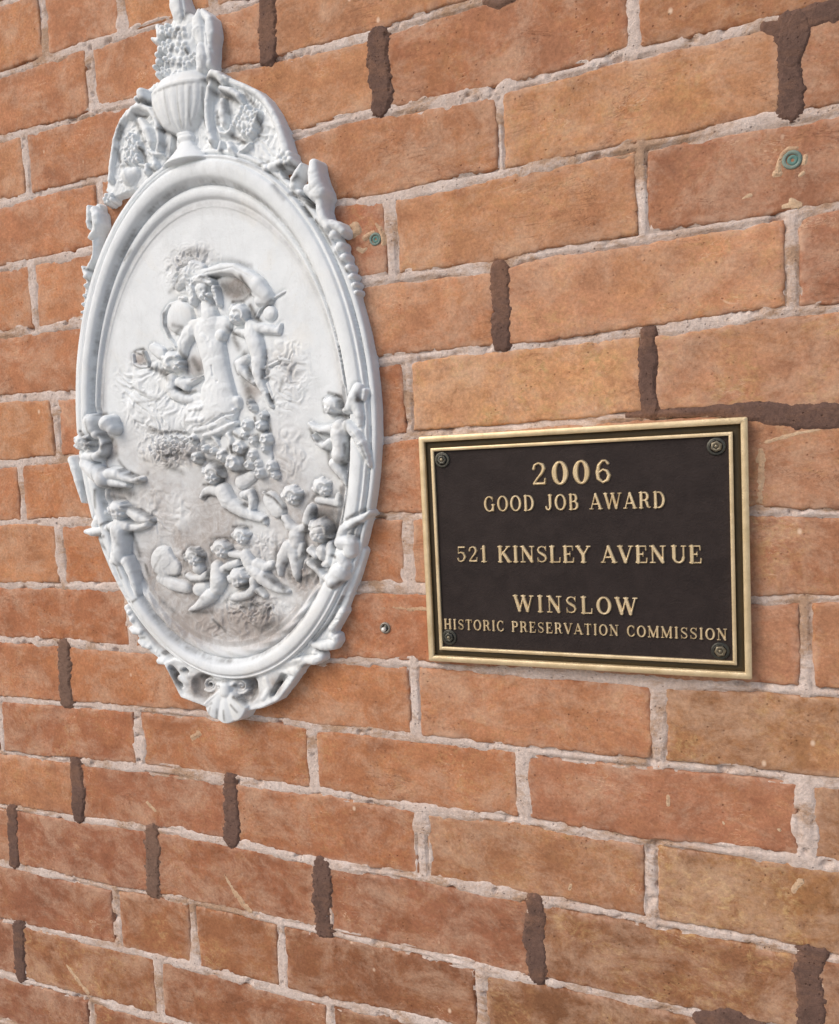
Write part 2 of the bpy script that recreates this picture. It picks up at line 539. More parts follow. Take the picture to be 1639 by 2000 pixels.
# colours read off the photograph brick by brick (px, py, (sRGB), ochre speckling)
TONES = [  # light falloff over the wall is partly baked in: paler centre, darker bottom
 (40, 50, (190, 124, 86), .1), (160, 30, (186, 118, 84), .1), (290, 25, (194, 128, 84), .1), (80, 170, (186, 118, 84), .1), (250, 140, (186, 120, 86), .1),
 (470, 90, (178, 112, 84), .1), (640, 60, (184, 124, 90), .2), (20, 340, (188, 124, 88), .1), (130, 300, (184, 116, 84), .1), (620, 180, (190, 128, 90), .2),
 (860, 110, (178, 114, 86), .2), (1100, 50, (182, 120, 88), .3), (1420, 20, (176, 116, 84), .3), (80, 440, (190, 120, 86), .1), (780, 280, (182, 120, 88), .2), (1250, 200, (192, 134, 98), .45),
 (1610, 120, (170, 112, 86), .2), (25, 580, (190, 120, 84), .1), (110, 570, (192, 124, 88), .1), (705, 440, (180, 108, 82), .3), (1000, 410, (190, 132, 98), .3),
 (1450, 340, (172, 112, 88), .15), (80, 710, (188, 118, 84), .1), (850, 610, (192, 130, 98), .2), (1260, 540, (196, 138, 108), .4), (1610, 500, (170, 108, 86), .1),
 (40, 830, (190, 124, 84), .15), (130, 830, (188, 116, 84), .1), (770, 790, (182, 112, 84), .1), (1020, 740, (204, 152, 116), .75), (1450, 700, (184, 130, 104), .55),
 (15, 960, (192, 122, 86), .1), (100, 955, (192, 118, 78), .2), (780, 930, (186, 118, 88), .1), (1560, 890, (182, 126, 100), .4), (55, 1080, (196, 130, 92), .2), (150, 1080, (190, 112, 72), .2),
 (760, 1070, (186, 114, 80), .1), (1560, 1080, (176, 116, 88), .5), (120, 1200, (182, 108, 74), .1), (730, 1230, (186, 112, 80), .2), (1520, 1260, (182, 124, 98), .2), (1610, 1250, (184, 124, 94), .35),
 (60, 1310, (186, 114, 80), .2), (230, 1330, (190, 118, 80), .1), (700, 1350, (188, 118, 80), .15), (1040, 1380, (188, 122, 90), .25), (1470, 1430, (172, 120, 84), .7),
 (130, 1430, (178, 106, 76), .25), (420, 1450, (180, 110, 76), .3), (820, 1510, (188, 118, 82), .35), (1300, 1570, (178, 112, 86), .15), (1620, 1620, (160, 108, 78), .4),
 (60, 1530, (186, 122, 90), .25), (300, 1560, (172, 104, 78), .15), (640, 1620, (178, 108, 76), .25), (1050, 1700, (170, 112, 80), .3), (1480, 1760, (164, 114, 76), 1.0),
 (5, 1640, (172, 108, 80), .2), (150, 1660, (164, 96, 72), .15), (450, 1720, (166, 98, 70), .2), (830, 1800, (162, 98, 74), .15), (1300, 1880, (152, 98, 68), .55), (1630, 1920, (150, 96, 68), .3),
 (100, 1770, (162, 96, 72), .15), (300, 1800, (166, 100, 66), .4), (460, 1850, (166, 102, 68), .4), (740, 1880, (152, 92, 64), .15), (1100, 1970, (144, 92, 62), .5),
 (10, 1850, (158, 94, 70), .2), (170, 1890, (164, 102, 70), .6), (470, 1950, (158, 94, 66), .15), (740, 1998, (146, 90, 62), .2), (60, 1970, (156, 92, 70), .2), (290, 1985, (158, 94, 68), .2)]
TU, TV = at([t[0] for t in TONES], [t[1] for t in TONES])
TRGB = np.array([t[2] for t in TONES], float)
_g = TRGB @ np.array([.30, .59, .11])
TRGB = (TRGB * .62 + _g[:, None] * (np.array([184., 127., 92.]) / (184 * .30 + 127 * .59 + 92 * .11)) * .38) * np.array([.985, 1.015, .99])


def tone(u0, u1, v0, v1, rng):
    for j in range(len(TONES)):
        if u0 < TU[j] < u1 and v0 < TV[j] < v1:
            return TRGB[j], TONES[j][3], True
    uc, vc = (u0 + u1) / 2, (v0 + v1) / 2
    w = 1.0 / ((TU - uc) ** 2 + (TV - vc) ** 2 + 1e-4) ** 1.5
    c = (w[:, None] * TRGB).sum(0) / w.sum()
    c = c * rng.uniform(0.95, 1.05)
    return c, rng.choice([.1, .2, .3, .5]), False


BRICKH = {}


def brick_arrays(c, L, R, res, rng):
    """front face grid with rounded, chipped arrises plus side walls"""
    uL, wL, _ = L
    uR, wR, _ = R
    dw = lambda w: min(w, .012) * .43
    a0, a1 = uL + dw(wL), uR - dw(wR)
    nx = max(6, int((a1 - a0) / res))
    ny = max(5, int(0.058 / res))

    def dens(n):                       # rows crowd towards the edges
        t = np.linspace(0, 1, n + 1)
        return t
    ex = 0.0035 / (a1 - a0)
    ey = 0.0035 / 0.058
    tx = np.concatenate([[0, ex * .15, ex * .45], np.linspace(ex, 1 - ex, nx), [1 - ex * .45, 1 - ex * .15, 1]])
    ty = np.concatenate([[0, ey * .15, ey * .45], np.linspace(ey, 1 - ey, ny), [1 - ey * .45, 1 - ey * .15, 1]])
    TX, TY = np.meshgrid(tx, ty)
    s = c * 13 + int((uL + 5) * 100)
    # ragged boundaries, a few millimetres of wander and small chips
    yy = TY * 0.058
    U0 = a0 + 0.0013 * fbm(yy * 45, yy * 0, s, 3) + 0.0007 * vnoise(yy * 300, yy * 0 + 3, s + 1)
    U1 = a1 + 0.0013 * fbm(yy * 45, yy * 0 + 9, s + 2, 3) + 0.0007 * vnoise(yy * 300, yy * 0 + 5, s + 3)
    U = U0 + (U1 - U0) * TX
    hb = bed(c + 1, U) + bed_half(c + 1, U) + 0.0012 * fbm(U * 42, TX * 0 + c, 21, 3) + 0.0008 * vnoise(U * 330, TX * 0 + c, 22)
    ht = bed(c, U) - bed_half(c, U) + 0.0012 * fbm(U * 42, TX * 0 + c + .5, 24, 3) + 0.0008 * vnoise(U * 330, TX * 0 + c, 25)
    V = hb + (ht - hb) * TY
    dx = np.minimum(U - U0, U1 - U)
    dy = np.minimum(V - hb, ht - V)
    r = 0.0022
    # corner-aware distance to the edge
    ax = np.clip(r - dx, 0, r)
    ay = np.clip(r - dy, 0, r)
    q = np.clip(np.sqrt(ax ** 2 + ay ** 2), 0, r)
    drop = r - np.sqrt(np.maximum(r * r - q * q, 0))
    off = rng.uniform(-.0004, .0005)
    tiltu, tiltv = rng.uniform(-.003, .003), rng.uniform(-.009, .009)
    uc, vc = (a0 + a1) / 2, float(np.mean(V))
    H = off + tiltu * (U - uc) + tiltv * (V - vc) + 0.00050 * fbm(U * 28, V * 34, s + 5, 4) + 0.00030 * fbm(U * 130, V * 150, s + 6, 3)
    chip = np.clip(fbm(U * 90, V * 90, s + 8, 3) - 0.15, 0, 1) * np.clip(1 - np.minimum(dx, dy) / 0.006, 0, 1)
    H = H - drop * .8 - 0.0040 * chip
    BRICKH[(c, round(uL, 4))] = off
    edge = np.minimum(dx, dy)
    n_y, n_x = TX.shape
    # ring pushed back
    top = world_xyz(U, V, H).reshape(-1, 3)
    idx = np.arange(n_y * n_x).reshape(n_y, n_x)
    faces = grid_faces(n_y, n_x)
    ring = np.concatenate([idx[0, :], idx[1:, -1], idx[-1, -2::-1], idx[-2:0:-1, 0]])
    back = top[ring].copy()
    back[:, 1] = 0.030
    k = len(ring)
    bi = len(top) + np.arange(k)
    nxt = np.roll(np.arange(k), -1)
    side = np.stack([ring, bi, bi[nxt], ring[nxt]], -1)
    verts = np.concatenate([top, back])
    faces = np.concatenate([faces, side])
    ed = np.concatenate([edge.ravel(), np.zeros(k)])
    return verts, faces, ed, (a0, a1, float(hb.mean()), float(ht.mean()))


wall = empty('brick_wall', (-0.35, 0.0, 0.0))
tag(wall, 'old orange brown brick wall with pale rough mortar behind the white relief and plaque', 'wall')
rng = random.Random(4)
UA, UB, VA, VB = -1.25, 0.55, 0.62, 2.30         # bricks built one by one
FA, FB, GA, GB = -0.86, 0.16, 0.85, 2.06          # what the photograph shows, plus a little
stuff_v, stuff_f, stuff_e, nv = [], [], [], 0
ED_BIG = (-2.6, 1.9)
for c in range(-9, 31):
    hs = heads(c, *ED_BIG)
    vc = V0 - COURSE * (c + .5)
    if vc < 0.02:
        continue
    for L, R in zip(hs[:-1], hs[1:]):
        uc = (L[0] + R[0]) / 2
        one = UA < uc < UB and VA < vc < VB
        fine = R[0] > FA and L[0] < FB and GA < vc < GB
        vts, fcs, ed, (a0, a1, b0, b1) = brick_arrays(c, L, R, 0.0032 if fine else (0.009 if one else 0.03), rng)
        if one:
            col, sp, hit = tone(a0, a1, b0, b1, rng)
            ctr = np.array([uc, 0, vc])
            me = mesh_np('brick', vts - ctr, fcs, M_BRICK, True, {'edge': ed})
            o = link('brick', me, wall, (uc + 0.35, 0, vc))
            o.color = c4(alb(col))
            o['speck'] = float(sp)
        else:
            stuff_v.append(vts); stuff_f.append(fcs + nv); stuff_e.append(ed); nv += len(vts)
me = mesh_np('outer_brickwork', np.concatenate(stuff_v) - np.array([-.35, 0, 0]), np.concatenate(stuff_f), M_BRICK, True, {'edge': np.concatenate(stuff_e)})
o = link('outer_brickwork', me, wall)
o.color = c4(alb((180, 114, 84)))
o['speck'] = 0.25
o['kind'] = 'stuff'


# mortar: one height field, kept only near the joints
def joint_dist(U, V):
    D = np.full(U.shape, 9.0)
    for c in range(-1, 20):
        b = bed(c, U)
        D = np.minimum(D, np.abs(V - b) - bed_half(c, U))
    for c in range(-1, 20):
        vt, vb = bed(c, U), bed(c + 1, U)
        ins = (V < vt + .004) & (V > vb - .004)
        for (uu, w, kd) in heads(c, -1.0, .3):
            if uu < -1.0 or uu > .3:
                continue
            wob = 0.0012 * vnoise(V * 40, V * 0 + uu * 50, 31)
            d = np.abs(U - uu - wob) - min(w, .012) * .43
            D = np.where(ins, np.minimum(D, d), D)
    return D


def build_mortar():
    st = 0.00165
    us = np.arange(FA - .02, FB + .02, st)
    vv = np.arange(GA - .02, GB + .02, st)
    U, V = np.meshgrid(us, vv)
    D = joint_dist(U, V)
    H = -0.0003 + 0.0011 * fbm(U * 40, V * 40, 41, 4) + 0.0004 * fbm(U * 190, V * 190, 45, 3, .7) + 0.0010 * vnoise(U * 7, V * 16, 47)
    H = H - 0.0035 * np.clip(fbm(U * 75, V * 110, 53, 3) - .42, 0, 1) * 4
    H = H - 0.0030 * np.exp(-((D + .0002) / .0007) ** 2) * np.clip(vnoise(U * 16, V * 30, 57) * 2.2 + .3, 0, 1)
    lap = np.clip(fbm(U * 55, V * 75, 51, 3) * 0.5 + 0.5, 0, 1)
    over = np.maximum(D, 0)
    H = H - over * (1.35 - 1.45 * lap) * 0.75 - np.clip(over - .0045, 0, 1) * 1.2
    verts = world_xyz(U, V, H).reshape(-1, 3)
    keep = (D[:-1, :-1] < .0085)
    f = grid_faces(*U.shape, mask=keep)
    verts, f, _ = compact(verts, f)
    o = link('mortar', mesh_np('mortar', verts - np.array([-.35, 0, 0]), f, M_MORTAR), wall)
    o['kind'] = 'stuff'
    # plain mortar bed further out and behind everything
    us = np.array([ED_BIG[0], FA - .02, FB + .02, ED_BIG[1]])
    vv = np.array([0.0, GA - .02, GB + .02, 2.72])
    U, V = np.meshgrid(us, vv)
    H = np.full(U.shape, -0.0016)
    keep = np.ones((3, 3), bool); keep[1, 1] = False
    a = world_xyz(U, V, H).reshape(-1, 3)
    f = grid_faces(4, 4, keep)
    b = world_xyz(U, V, H * 0 - 0.009).reshape(-1, 3)
    f2 = grid_faces(4, 4, ~keep) + len(a)
    o = link('mortar_bed', mesh_np('mortar_bed', np.concatenate([a, b]) - np.array([-.35, 0, 0]), np.concatenate([f, f2]), M_MORTAR, False), wall)
    # solid core of the wall
    x0, x1, z1 = ED_BIG[0], ED_BIG[1], 2.72
    P = np.array([(x0, .028, 0), (x1, .028, 0), (x1, .24, 0), (x0, .24, 0), (x0, .028, z1), (x1, .028, z1), (x1, .24, z1), (x0, .24, z1)], float)
    F = np.array([(0, 1, 5, 4), (1, 2, 6, 5), (2, 3, 7, 6), (3, 0, 4, 7), (4, 5, 6, 7), (3, 2, 1, 0)])
    link('wall_core', mesh_np('wall_core', P - np.array([-.35, 0, 0]), F, M_MORTAR, False), wall)


build_mortar()


def smear(name, pts, mat, height, parent, seed, step=0.0010, rag=0.35, hsc=160, origin=(-.35, 0, 0), shear=0.5):
    """a thin trowelled deposit that follows a polyline of (u, v, half width), with a ragged rim"""
    pts = np.array(pts, float)
    m_ = pts[:, 2].max() * 1.8 + .002
    us = np.arange(pts[:, 0].min() - m_, pts[:, 0].max() + m_, step)
    vv = np.arange(pts[:, 1].min() - m_, pts[:, 1].max() + m_, step)
    U, V = np.meshgrid(us, vv)
    S = np.full(U.shape, 9.0)
    W = np.full(U.shape, pts[:, 2].max())
    for a, b in zip(pts[:-1], pts[1:]):
        d = b[:2] - a[:2]
        t = np.clip(((U - a[0]) * d[0] + (V - a[1]) * d[1]) / (d @ d + 1e-12), 0, 1)
        dist = np.hypot(U - a[0] - t * d[0], V - a[1] - t * d[1])
        w = a[2] + (b[2] - a[2]) * t
        S = np.minimum(S, dist - w)
        W = np.where(dist - w <= S, w, W)
    S = S + rag * W * fbm(U * hsc, V * hsc, seed, 4, .6) + rag * .4 * W * fbm(U * hsc * .25, V * hsc * .25, seed + 3, 2)
    H = height * np.clip(-S / 0.0021, -1.5, 1) + 0.00022 * fbm(U * 120, V * 120, seed + 5, 4)
    verts = world_xyz(U, V, H).reshape(-1, 3)
    keep = (S[:-1, :-1] < 0.0016)
    f = grid_faces(*U.shape, mask=keep)
    if len(f) == 0:
        return None
    verts, f, _ = compact(verts, f)
    return link(name, mesh_np(name, verts - np.array(origin), f, mat), parent)


# dark mortar smeared over some joints
for c, L in HEADS.items():
    for (uu, w, kd) in L:
        if not kd:
            continue
        r = random.Random(int(uu * 1e4) + c)
        vt, vb = float(bed(c, uu)), float(bed(c + 1, uu))
        n = 6
        pts = []
        lean = -0.003 if uu < -.3 else 0.0
        for j in range(n):
            t = j / (n - 1)
            ww = w / 2 * r.uniform(1.02, 1.24)
            if j in (0, n - 1): ww *= .9
            pts.append((uu - lean * (.5 - t) + r.uniform(-.0012, .0012), vt - .003 + (vb - vt + .007) * t, ww))
        smear('dark_mortar_patch', pts, M_DARK if kd == 1 else M_GREYBROWN, 0.0014, wall, int(uu * 999) + c * 7, rag=.38, hsc=260)


def px_smear(name, pp, mat, height, seed, rag=.35, hsc=160):
    q = []
    for (x, y, r) in pp:
        u, v = at(x, y)
        u2, v2 = at(x, y + 1)
        q.append((float(u), float(v), r * abs(float(v2 - v))))
    return smear(name, q, mat, height, wall, seed, rag=rag, hsc=hsc)


px_smear('dark_mortar_patch', [(1492, 52, 10), (1530, 60, 26), (1580, 35, 24), (1650, 15, 24), (1720, -10, 24)], M_DARK, .0009, 301)
px_smear('dark_mortar_patch', [(1225, 812, 2), (1330, 806, 5), (1405, 801, 8), (1470, 804, 18), (1560, 814, 22), (1650, 815, 22), (1760, 812, 20)], M_DARK, .0009, 305)
px_smear('dark_mortar_patch', [(1365, 1990, 10), (1420, 1992, 22), (1470, 2010, 20)], M_DARK, .0013, 309)
px_smear('dark_mortar_patch', [(948, 2, 4), (975, 8, 9), (1000, -6, 10)], M_GREYBROWN, .0013, 311)
px_smear('dark_mortar_patch', [(1560, 40, 20), (1552, 90, 28), (1546, 120, 20)], M_DARK, .0016, 313)

CREAM = [
 [(712, 1188, 2), (760, 1187, 4), (800, 1189, 5), (832, 1190, 5)],
 [(728, 1190, 2.5), (734, 1187, 2.5)],
 [(726, 1236, 3), (736, 1256, 4), (745, 1270, 2)],
 [(748, 1250, 2), (752, 1262, 3)],
 [(437, 1705, 1.5), (455, 1738, 3), (475, 1768, 5), (488, 1780, 3)],
 [(130, 1885, 1.5), (152, 1915, 3), (170, 1938, 4)],
 [(287, 1568, 1), (302, 1583, 1.8)],
 [(288, 1292, 1.5), (290, 1310, 3), (293, 1328, 1)],
 [(296, 1345, 1.5), (298, 1360, 2.5)],
 [(375, 1440, 4), (388, 1434, 4)],
 [(690, 440, 3), (697, 452, 3.5), (690, 462, 3)],
 [(1480, 868, 1.5), (1500, 862, 3), (1560, 845, 2), (1620, 836, 1)],
 [(1485, 880, 6), (1488, 930, 8), (1484, 975, 6)],
 [(1545, 392, 3), (1560, 400, 4), (1530, 402, 2)],
 [(1450, 388, 2), (1465, 380, 2.5)],
 [(1550, 1740, 3), (1563, 1722, 2)],
 [(1112, 1737, 2), (1116, 1728, 2)],
 [(810, 780, .8), (850, 740, 1.2), (890, 700, 1)],
 [(1264, 553, 3), (1265, 566, 2)],
 [(1305, 1556, 1.5), (1305, 1572, 2)],
 [(1412, 1606, 2), (1414, 1609, 2)],
 [(1234, 1990, 1.2), (1234, 1998, 1.2)],
 [(1520, 1620, 1), (1524, 1622, 2)],
]
for j, q in enumerate(CREAM):
    px_smear('mortar_splash', [(a, b, r_ * .8) for a, b, r_ in q], M_CREAM, .0005, 400 + j * 3, rag=.9, hsc=420)


# ------------------------------------------------------------------ height-field sculpting of the relief
ST = 0.00072
GU = np.arange(-0.668, -0.244, ST)
GV = np.arange(1.262, 2.030, ST)
NX, NY = len(GU), len(GV)
GUU, GVV = np.meshgrid(GU, GV)
NEG = -1.0
CROPS = {'A': (150, 0, 5.463), 'B': (400, 120, 5.463), 'C': (250, 450, 4.683), 'D': (130, 750, 5.0), 'E': (370, 750, 4.43),
         'F': (300, 1000, 3.902), 'G': (130, 380, 7.69), 'H': (280, 1280, 4.82), 'I': (560, 380, 6.25), 'J': (560, 980, 6.25),
         'K': (200, 1130, 7.405)}
MM = 0.001


def loc(crop, x, y, r, h):
    ox, oy, s = CROPS[crop]
    u, v = at(ox + x / s, oy + y / s, h)
    u2, v2 = at(ox + x / s, oy + (y + 1) / s, h)
    return float(u), float(v), r * abs(float(v2 - v))


def smax(a, b, k):
    d = np.maximum(k - np.abs(a - b), 0)
    return np.maximum(a, b) + d * d / (4 * k)


class Layer:
    def __init__(s, name, k=1.0):
        s.name = name
        s.k = k * MM
        s.F = np.full((NY, NX), NEG, dtype=np.float64)
        s.lab = None

    def box(s, u0, u1, v0, v1):
        i0 = max(0, int((v0 - GV[0]) / ST)); i1 = min(NY, int((v1 - GV[0]) / ST) + 2)
        j0 = max(0, int((u0 - GU[0]) / ST)); j1 = min(NX, int((u1 - GU[0]) / ST) + 2)
        return slice(i0, max(i0, i1)), slice(j0, max(j0, j1))

    def seg(s, a, b, z, f, cut=False):
        """tapered limb between a and b, each (u, v, r), raised f * half circle above z"""
        rm = max(a[2], b[2]) + .004
        I, J = s.box(min(a[0], b[0]) - rm, max(a[0], b[0]) + rm, min(a[1], b[1]) - rm, max(a[1], b[1]) + rm)
        U, V = GUU[I, J], GVV[I, J]
        if U.size == 0: return
        dx, dy = b[0] - a[0], b[1] - a[1]
        t = np.clip(((U - a[0]) * dx + (V - a[1]) * dy) / (dx * dx + dy * dy + 1e-12), 0, 1)
        d = np.hypot(U - a[0] - t * dx, V - a[1] - t * dy)
        r = a[2] + (b[2] - a[2]) * t
        h = z + f * np.sqrt(np.maximum(r * r - d * d, 0)) - np.maximum(d - r, 0) * 9
        if cut:
            dep = np.clip(1 - (d / r) ** 2, 0, 1) * f
            s.F[I, J] = s.F[I, J] - np.where(s.F[I, J] > NEG / 2, dep, 0)
            return
        s.F[I, J] = smax(s.F[I, J], h, s.k)

    def c(s, crop, z, f, *chains):
        """limb chains in picture-crop units at base height z (mm)"""
        if crop in 'CEF' and z < 9: f = f * .72
        for ch in chains:
            P = [loc(crop, x, y, r, z * MM + .3 * f * r / CROPS[crop][2] * .0005) for (x, y, r) in ch]
            if len(P) == 1: P = P * 2
            for a, b in zip(P[:-1], P[1:]):
                s.seg(a, b, z * MM, f)
        return s

    def head(s, crop, z, x, y, r, adeg, curls=True):
        """child's head: skull, curls, brow, nose, cheeks, mouth; adeg = way the chin points (0 right, 90 down)"""
        a = math.radians(adeg)
        dx, dy = math.cos(a), math.sin(a)
        px_, py_ = -dy, dx
        s.c(crop, z, 1.0, [(x - dx * r * .15, y - dy * r * .15, r * .92), (x + dx * r * .30, y + dy * r * .30, r * .74)])
        tp = z + r * .92 / CROPS[crop][2] * .49 - .9
        P = lambda f_, g_: (x + dx * r * f_ + px_ * r * g_, y + dy * r * f_ + py_ * r * g_)
        s.cut(crop, z, 1.1, [(*P(.12, -.28), r * .16)], [(*P(.12, .28), r * .16)])
        s.cut(crop, z, .9, [(*P(.62, -.16), r * .08), (*P(.62, .16), r * .08)])
        s.c(crop, tp - 1.0, 1.0, [(*P(.12, 0), r * .09), (*P(.40, 0), r * .15)])
        s.c(crop, tp - 2.6, .8, [(*P(.48, -.34), r * .2)], [(*P(.48, .34), r * .2)], [(*P(.80, 0), r * .17)])
        if not curls:
            return s
        for j in range(13):
            b = a + math.pi + (j - 6) * .30
            q = .84 + .1 * ((j * 7) % 3 - 1)
            s.c(crop, z + (1.0 if j % 2 else .2), 1.15, [(x + math.cos(b) * r * q, y + math.sin(b) * r * q, r * .23)])
        for j in range(8):
            b = a + math.pi + (j - 3.5) * .38
            s.c(crop, tp - 2.4, 1.0, [(x + math.cos(b) * r * .55, y + math.sin(b) * r * .55, r * .19)])
        return s

    def cut(s, crop, z, dep, *chains):
        for ch in chains:
            P = [loc(crop, x, y, r, z * MM) for (x, y, r) in ch]
            if len(P) == 1: P = P * 2
            for a, b in zip(P[:-1], P[1:]):
                s.seg(a, b, 0, dep * MM, cut=True)
        return s

    def rose(s, crop, z, f, *items):
        for (x, y, r) in items:
            u, v, rr = loc(crop, x, y, r, z * MM)
            I, J = s.box(u - rr - .004, u + rr + .004, v - rr - .004, v + rr + .004)
            U, V = GUU[I, J], GVV[I, J]
            d = np.hypot(U - u, V - v)
            th = np.arctan2(V - v, U - u)
            rw = rr * (1 + .07 * np.cos(5 * th + x))
            n = d / rw
            h = z * MM + f * np.sqrt(np.maximum(rw * rw - d * d, 0)) - np.maximum(d - rw, 0) * 9
            h = h + np.where(n < 1, 0.0011 * np.cos(2 * math.pi * 2.0 * n + .5 * np.cos(th + y)) * (.4 + n), 0) - .0016 * np.exp(-(n / .25) ** 2)
            s.F[I, J] = smax(s.F[I, J], h, s.k * .5)
        return s

    def floret(s, crop, z, f, items, petals=5):
        """blossom with separate petals"""
        for (x, y, r) in items:
            for p in range(petals):
                a = p * 2 * math.pi / petals + x
                s.c(crop, z, f, [(x + math.cos(a) * r * .62, y + math.sin(a) * r * .62, r * .42)])
            s.c(crop, z + 1.2, f, [(x, y, r * .3)])
        return s

    def poly(s, crop, z, pts, rim=0.0):
        P = np.array([loc(crop, x, y, 1, z * MM)[:2] for x, y in pts])
        I, J = s.box(P[:, 0].min() - .006, P[:, 0].max() + .006, P[:, 1].min() - .006, P[:, 1].max() + .006)
        U, V = GUU[I, J], GVV[I, J]
        ins = np.zeros(U.shape, bool)
        D = np.full(U.shape, 9.0)
        n = len(P)
        for i in range(n):
            a, b = P[i], P[(i + 1) % n]
            cond = ((a[1] > V) != (b[1] > V)) & (U < (b[0] - a[0]) * (V - a[1]) / (b[1] - a[1] + 1e-12) + a[0])
            ins ^= cond
            d = b - a
            t = np.clip(((U - a[0]) * d[0] + (V - a[1]) * d[1]) / (d @ d + 1e-12), 0, 1)
            D = np.minimum(D, np.hypot(U - a[0] - t * d[0], V - a[1] - t * d[1]))
        sd = np.where(ins, -D, D)
        h = z * MM - np.clip(sd + .0015, 0, None) * 8 * np.where(sd > 0, 1, .5) + rim * MM * np.exp(-(sd + .003) ** 2 / (2 * .002 ** 2))
        s.F[I, J] = smax(s.F[I, J], h, s.k)
        return s

    def rough(s, amp, sc, seed, swirl=1.0):
        """modelled surface: ridged, swirling strokes on what the layer already covers"""
        m_ = s.F > NEG / 2
        wx = swirl * fbm(GUU * sc * .35, GVV * sc * .35, seed, 3)
        wy = swirl * fbm(GUU * sc * .35 + 7, GVV * sc * .35, seed + 2, 3)
        n = fbm(GUU * sc + wx * 2, GVV * sc + wy * 2, seed + 4, 3)
        rid = 1 - np.abs(n) * 3
        s.F = np.where(m_, s.F + amp * MM * np.clip(rid, -1, 1), s.F)
        return s


LAYERS = []


def layer(name, k=1.0):
    L_ = Layer(name, k)
    LAYERS.append(L_)
    return L_


def ell(cu, cv, a, b):
    return np.hypot((GUU - cu) / a, (GVV - cv) / b)


R0 = ell(-.4370, 1.5697, .1708, .2495)
R1 = ell(-.4355, 1.5675, .1630, .2465)
R2 = ell(-.4385, 1.5643, .1447, .2246)
R3 = ell(-.4372, 1.5630, .1400, .2095)
f0, f1, f2, f3 = R0 - 1, R1 - 1, R2 - 1, R3 - 1
TH = np.arctan2(GVV - 1.5643, GUU + .4385)
# frame
fr = layer('oval_frame')
tf = np.clip(-f0 / (f1 - f0 + 1e-9), 0, 1)
hfl = .0085 + .0022 * np.sin(np.clip(tf, 0, 1) * math.pi) ** .5 - .0035 * np.exp(-((tf - .97) / .10) ** 2)
fl_out = .0075 - np.clip(f0, 0, None) * .173 * 11
tm = np.clip(-f1 / (f2 - f1 + 1e-9), 0, 1)
hm = .0088 + .0078 * np.sqrt(np.clip(1 - (2 * np.clip(tm, 0, 1) - 1.0) ** 2, 0, 1)) * (1 - .15 * tm) - .0017 * np.exp(-((tm - .19) / .05) ** 2) + .0009 * np.exp(-((tm - .09) / .05) ** 2)
F = np.where(f0 > 0, fl_out, np.where(f1 > 0, hfl, hm))
F = np.where(f2 < 0, .0068, F)
fr.F = np.where(f3 < .03, NEG, F) + .00018 * fbm(GUU * 50, GVV * 50, 61, 3)
# rope and cove between frame and panel
rp = layer('rope_molding')
tr = np.clip(-f2 / (f3 - f2 + 1e-9), 0, 1)
rope = .0062 + .0034 * np.sqrt(np.clip(1 - ((tr - .42) / .36) ** 2, 0, 1))
low = np.clip(.35 - (GVV - 1.50) / .16, 0, 1)
arc = TH * 62
rope = rope + .0009 * low * np.cos(arc + (tr - .4) * 6) * np.clip(1 - ((tr - .42) / .4) ** 2, 0, 1)
rp.F = np.where((f2 < 0) & (f3 > -.02), rope, NEG)
# recessed field with clouds
pn = layer('relief_panel')
drp = np.clip(-f3 / .05, 0, 1)
cloud_m = np.clip((1.62 - GVV) / .18, 0, 1)
wx = fbm(GUU * 16, GVV * 22, 71, 3)
cl = fbm(GUU * 30 + wx * 1.6, GVV * 55 + wx * 2.6, 74, 4)
pn.F = np.where(f3 < 0, .0060 - .0008 * drp + .0003 * fbm(GUU * 25, GVV * 25, 70, 3) + cloud_m * .0016 * cl, NEG)
# swirling strokes of the cloud bank (placed where the picture shows them)
for (cr, x, y, rx, ry, am, sc, sd) in [('C', 170, 1400, 290, 230, 2.2, 90, 80), ('D', 1060, 610, 330, 180, 4.2, 150, 83), ('C', 1420, 1330, 230, 330, 2.0, 110, 86),
                                     ('E', 860, 560, 160, 280, 1.6, 60, 89), ('F', 760, 740, 260, 110, 2.6, 140, 92), ('D', 900, 1250, 330, 250, 1.3, 90, 95),
                                     ('C', 250, 1650, 330, 200, 2.0, 80, 98), ('F', 1150, 430, 130, 170, 2.4, 110, 101), ('F', 640, 880, 420, 120, 1.2, 70, 104),
                                     ('C', 560, 330, 230, 190, 2.6, 190, 107), ('F', 820, 260, 200, 120, 1.6, 120, 110)]:
    u, v, _ = loc(cr, x, y, 1, .008)
    u2, _, _ = loc(cr, x + rx, y, 1, .008)
    _, v2, _ = loc(cr, x, y + ry, 1, .008)
    g = np.exp(-(((GUU - u) / abs(u2 - u)) ** 2 + ((GVV - v) / abs(v2 - v)) ** 2) ** 1.5 * 1.2)
    w1 = fbm(GUU * sc * .4, GVV * sc * .4, sd, 3)
    w2 = fbm(GUU * sc * .4, GVV * sc * .4, sd + 1, 3)
    n = fbm(GUU * sc + w1 * 2.5, GVV * sc + w2 * 2.5, sd + 2, 3)
    pn.F = np.where(f3 < 0, pn.F + am * MM * g * (.45 + .9 * np.clip(1 - np.abs(n) * 3.2, -.6, 1)), pn.F)

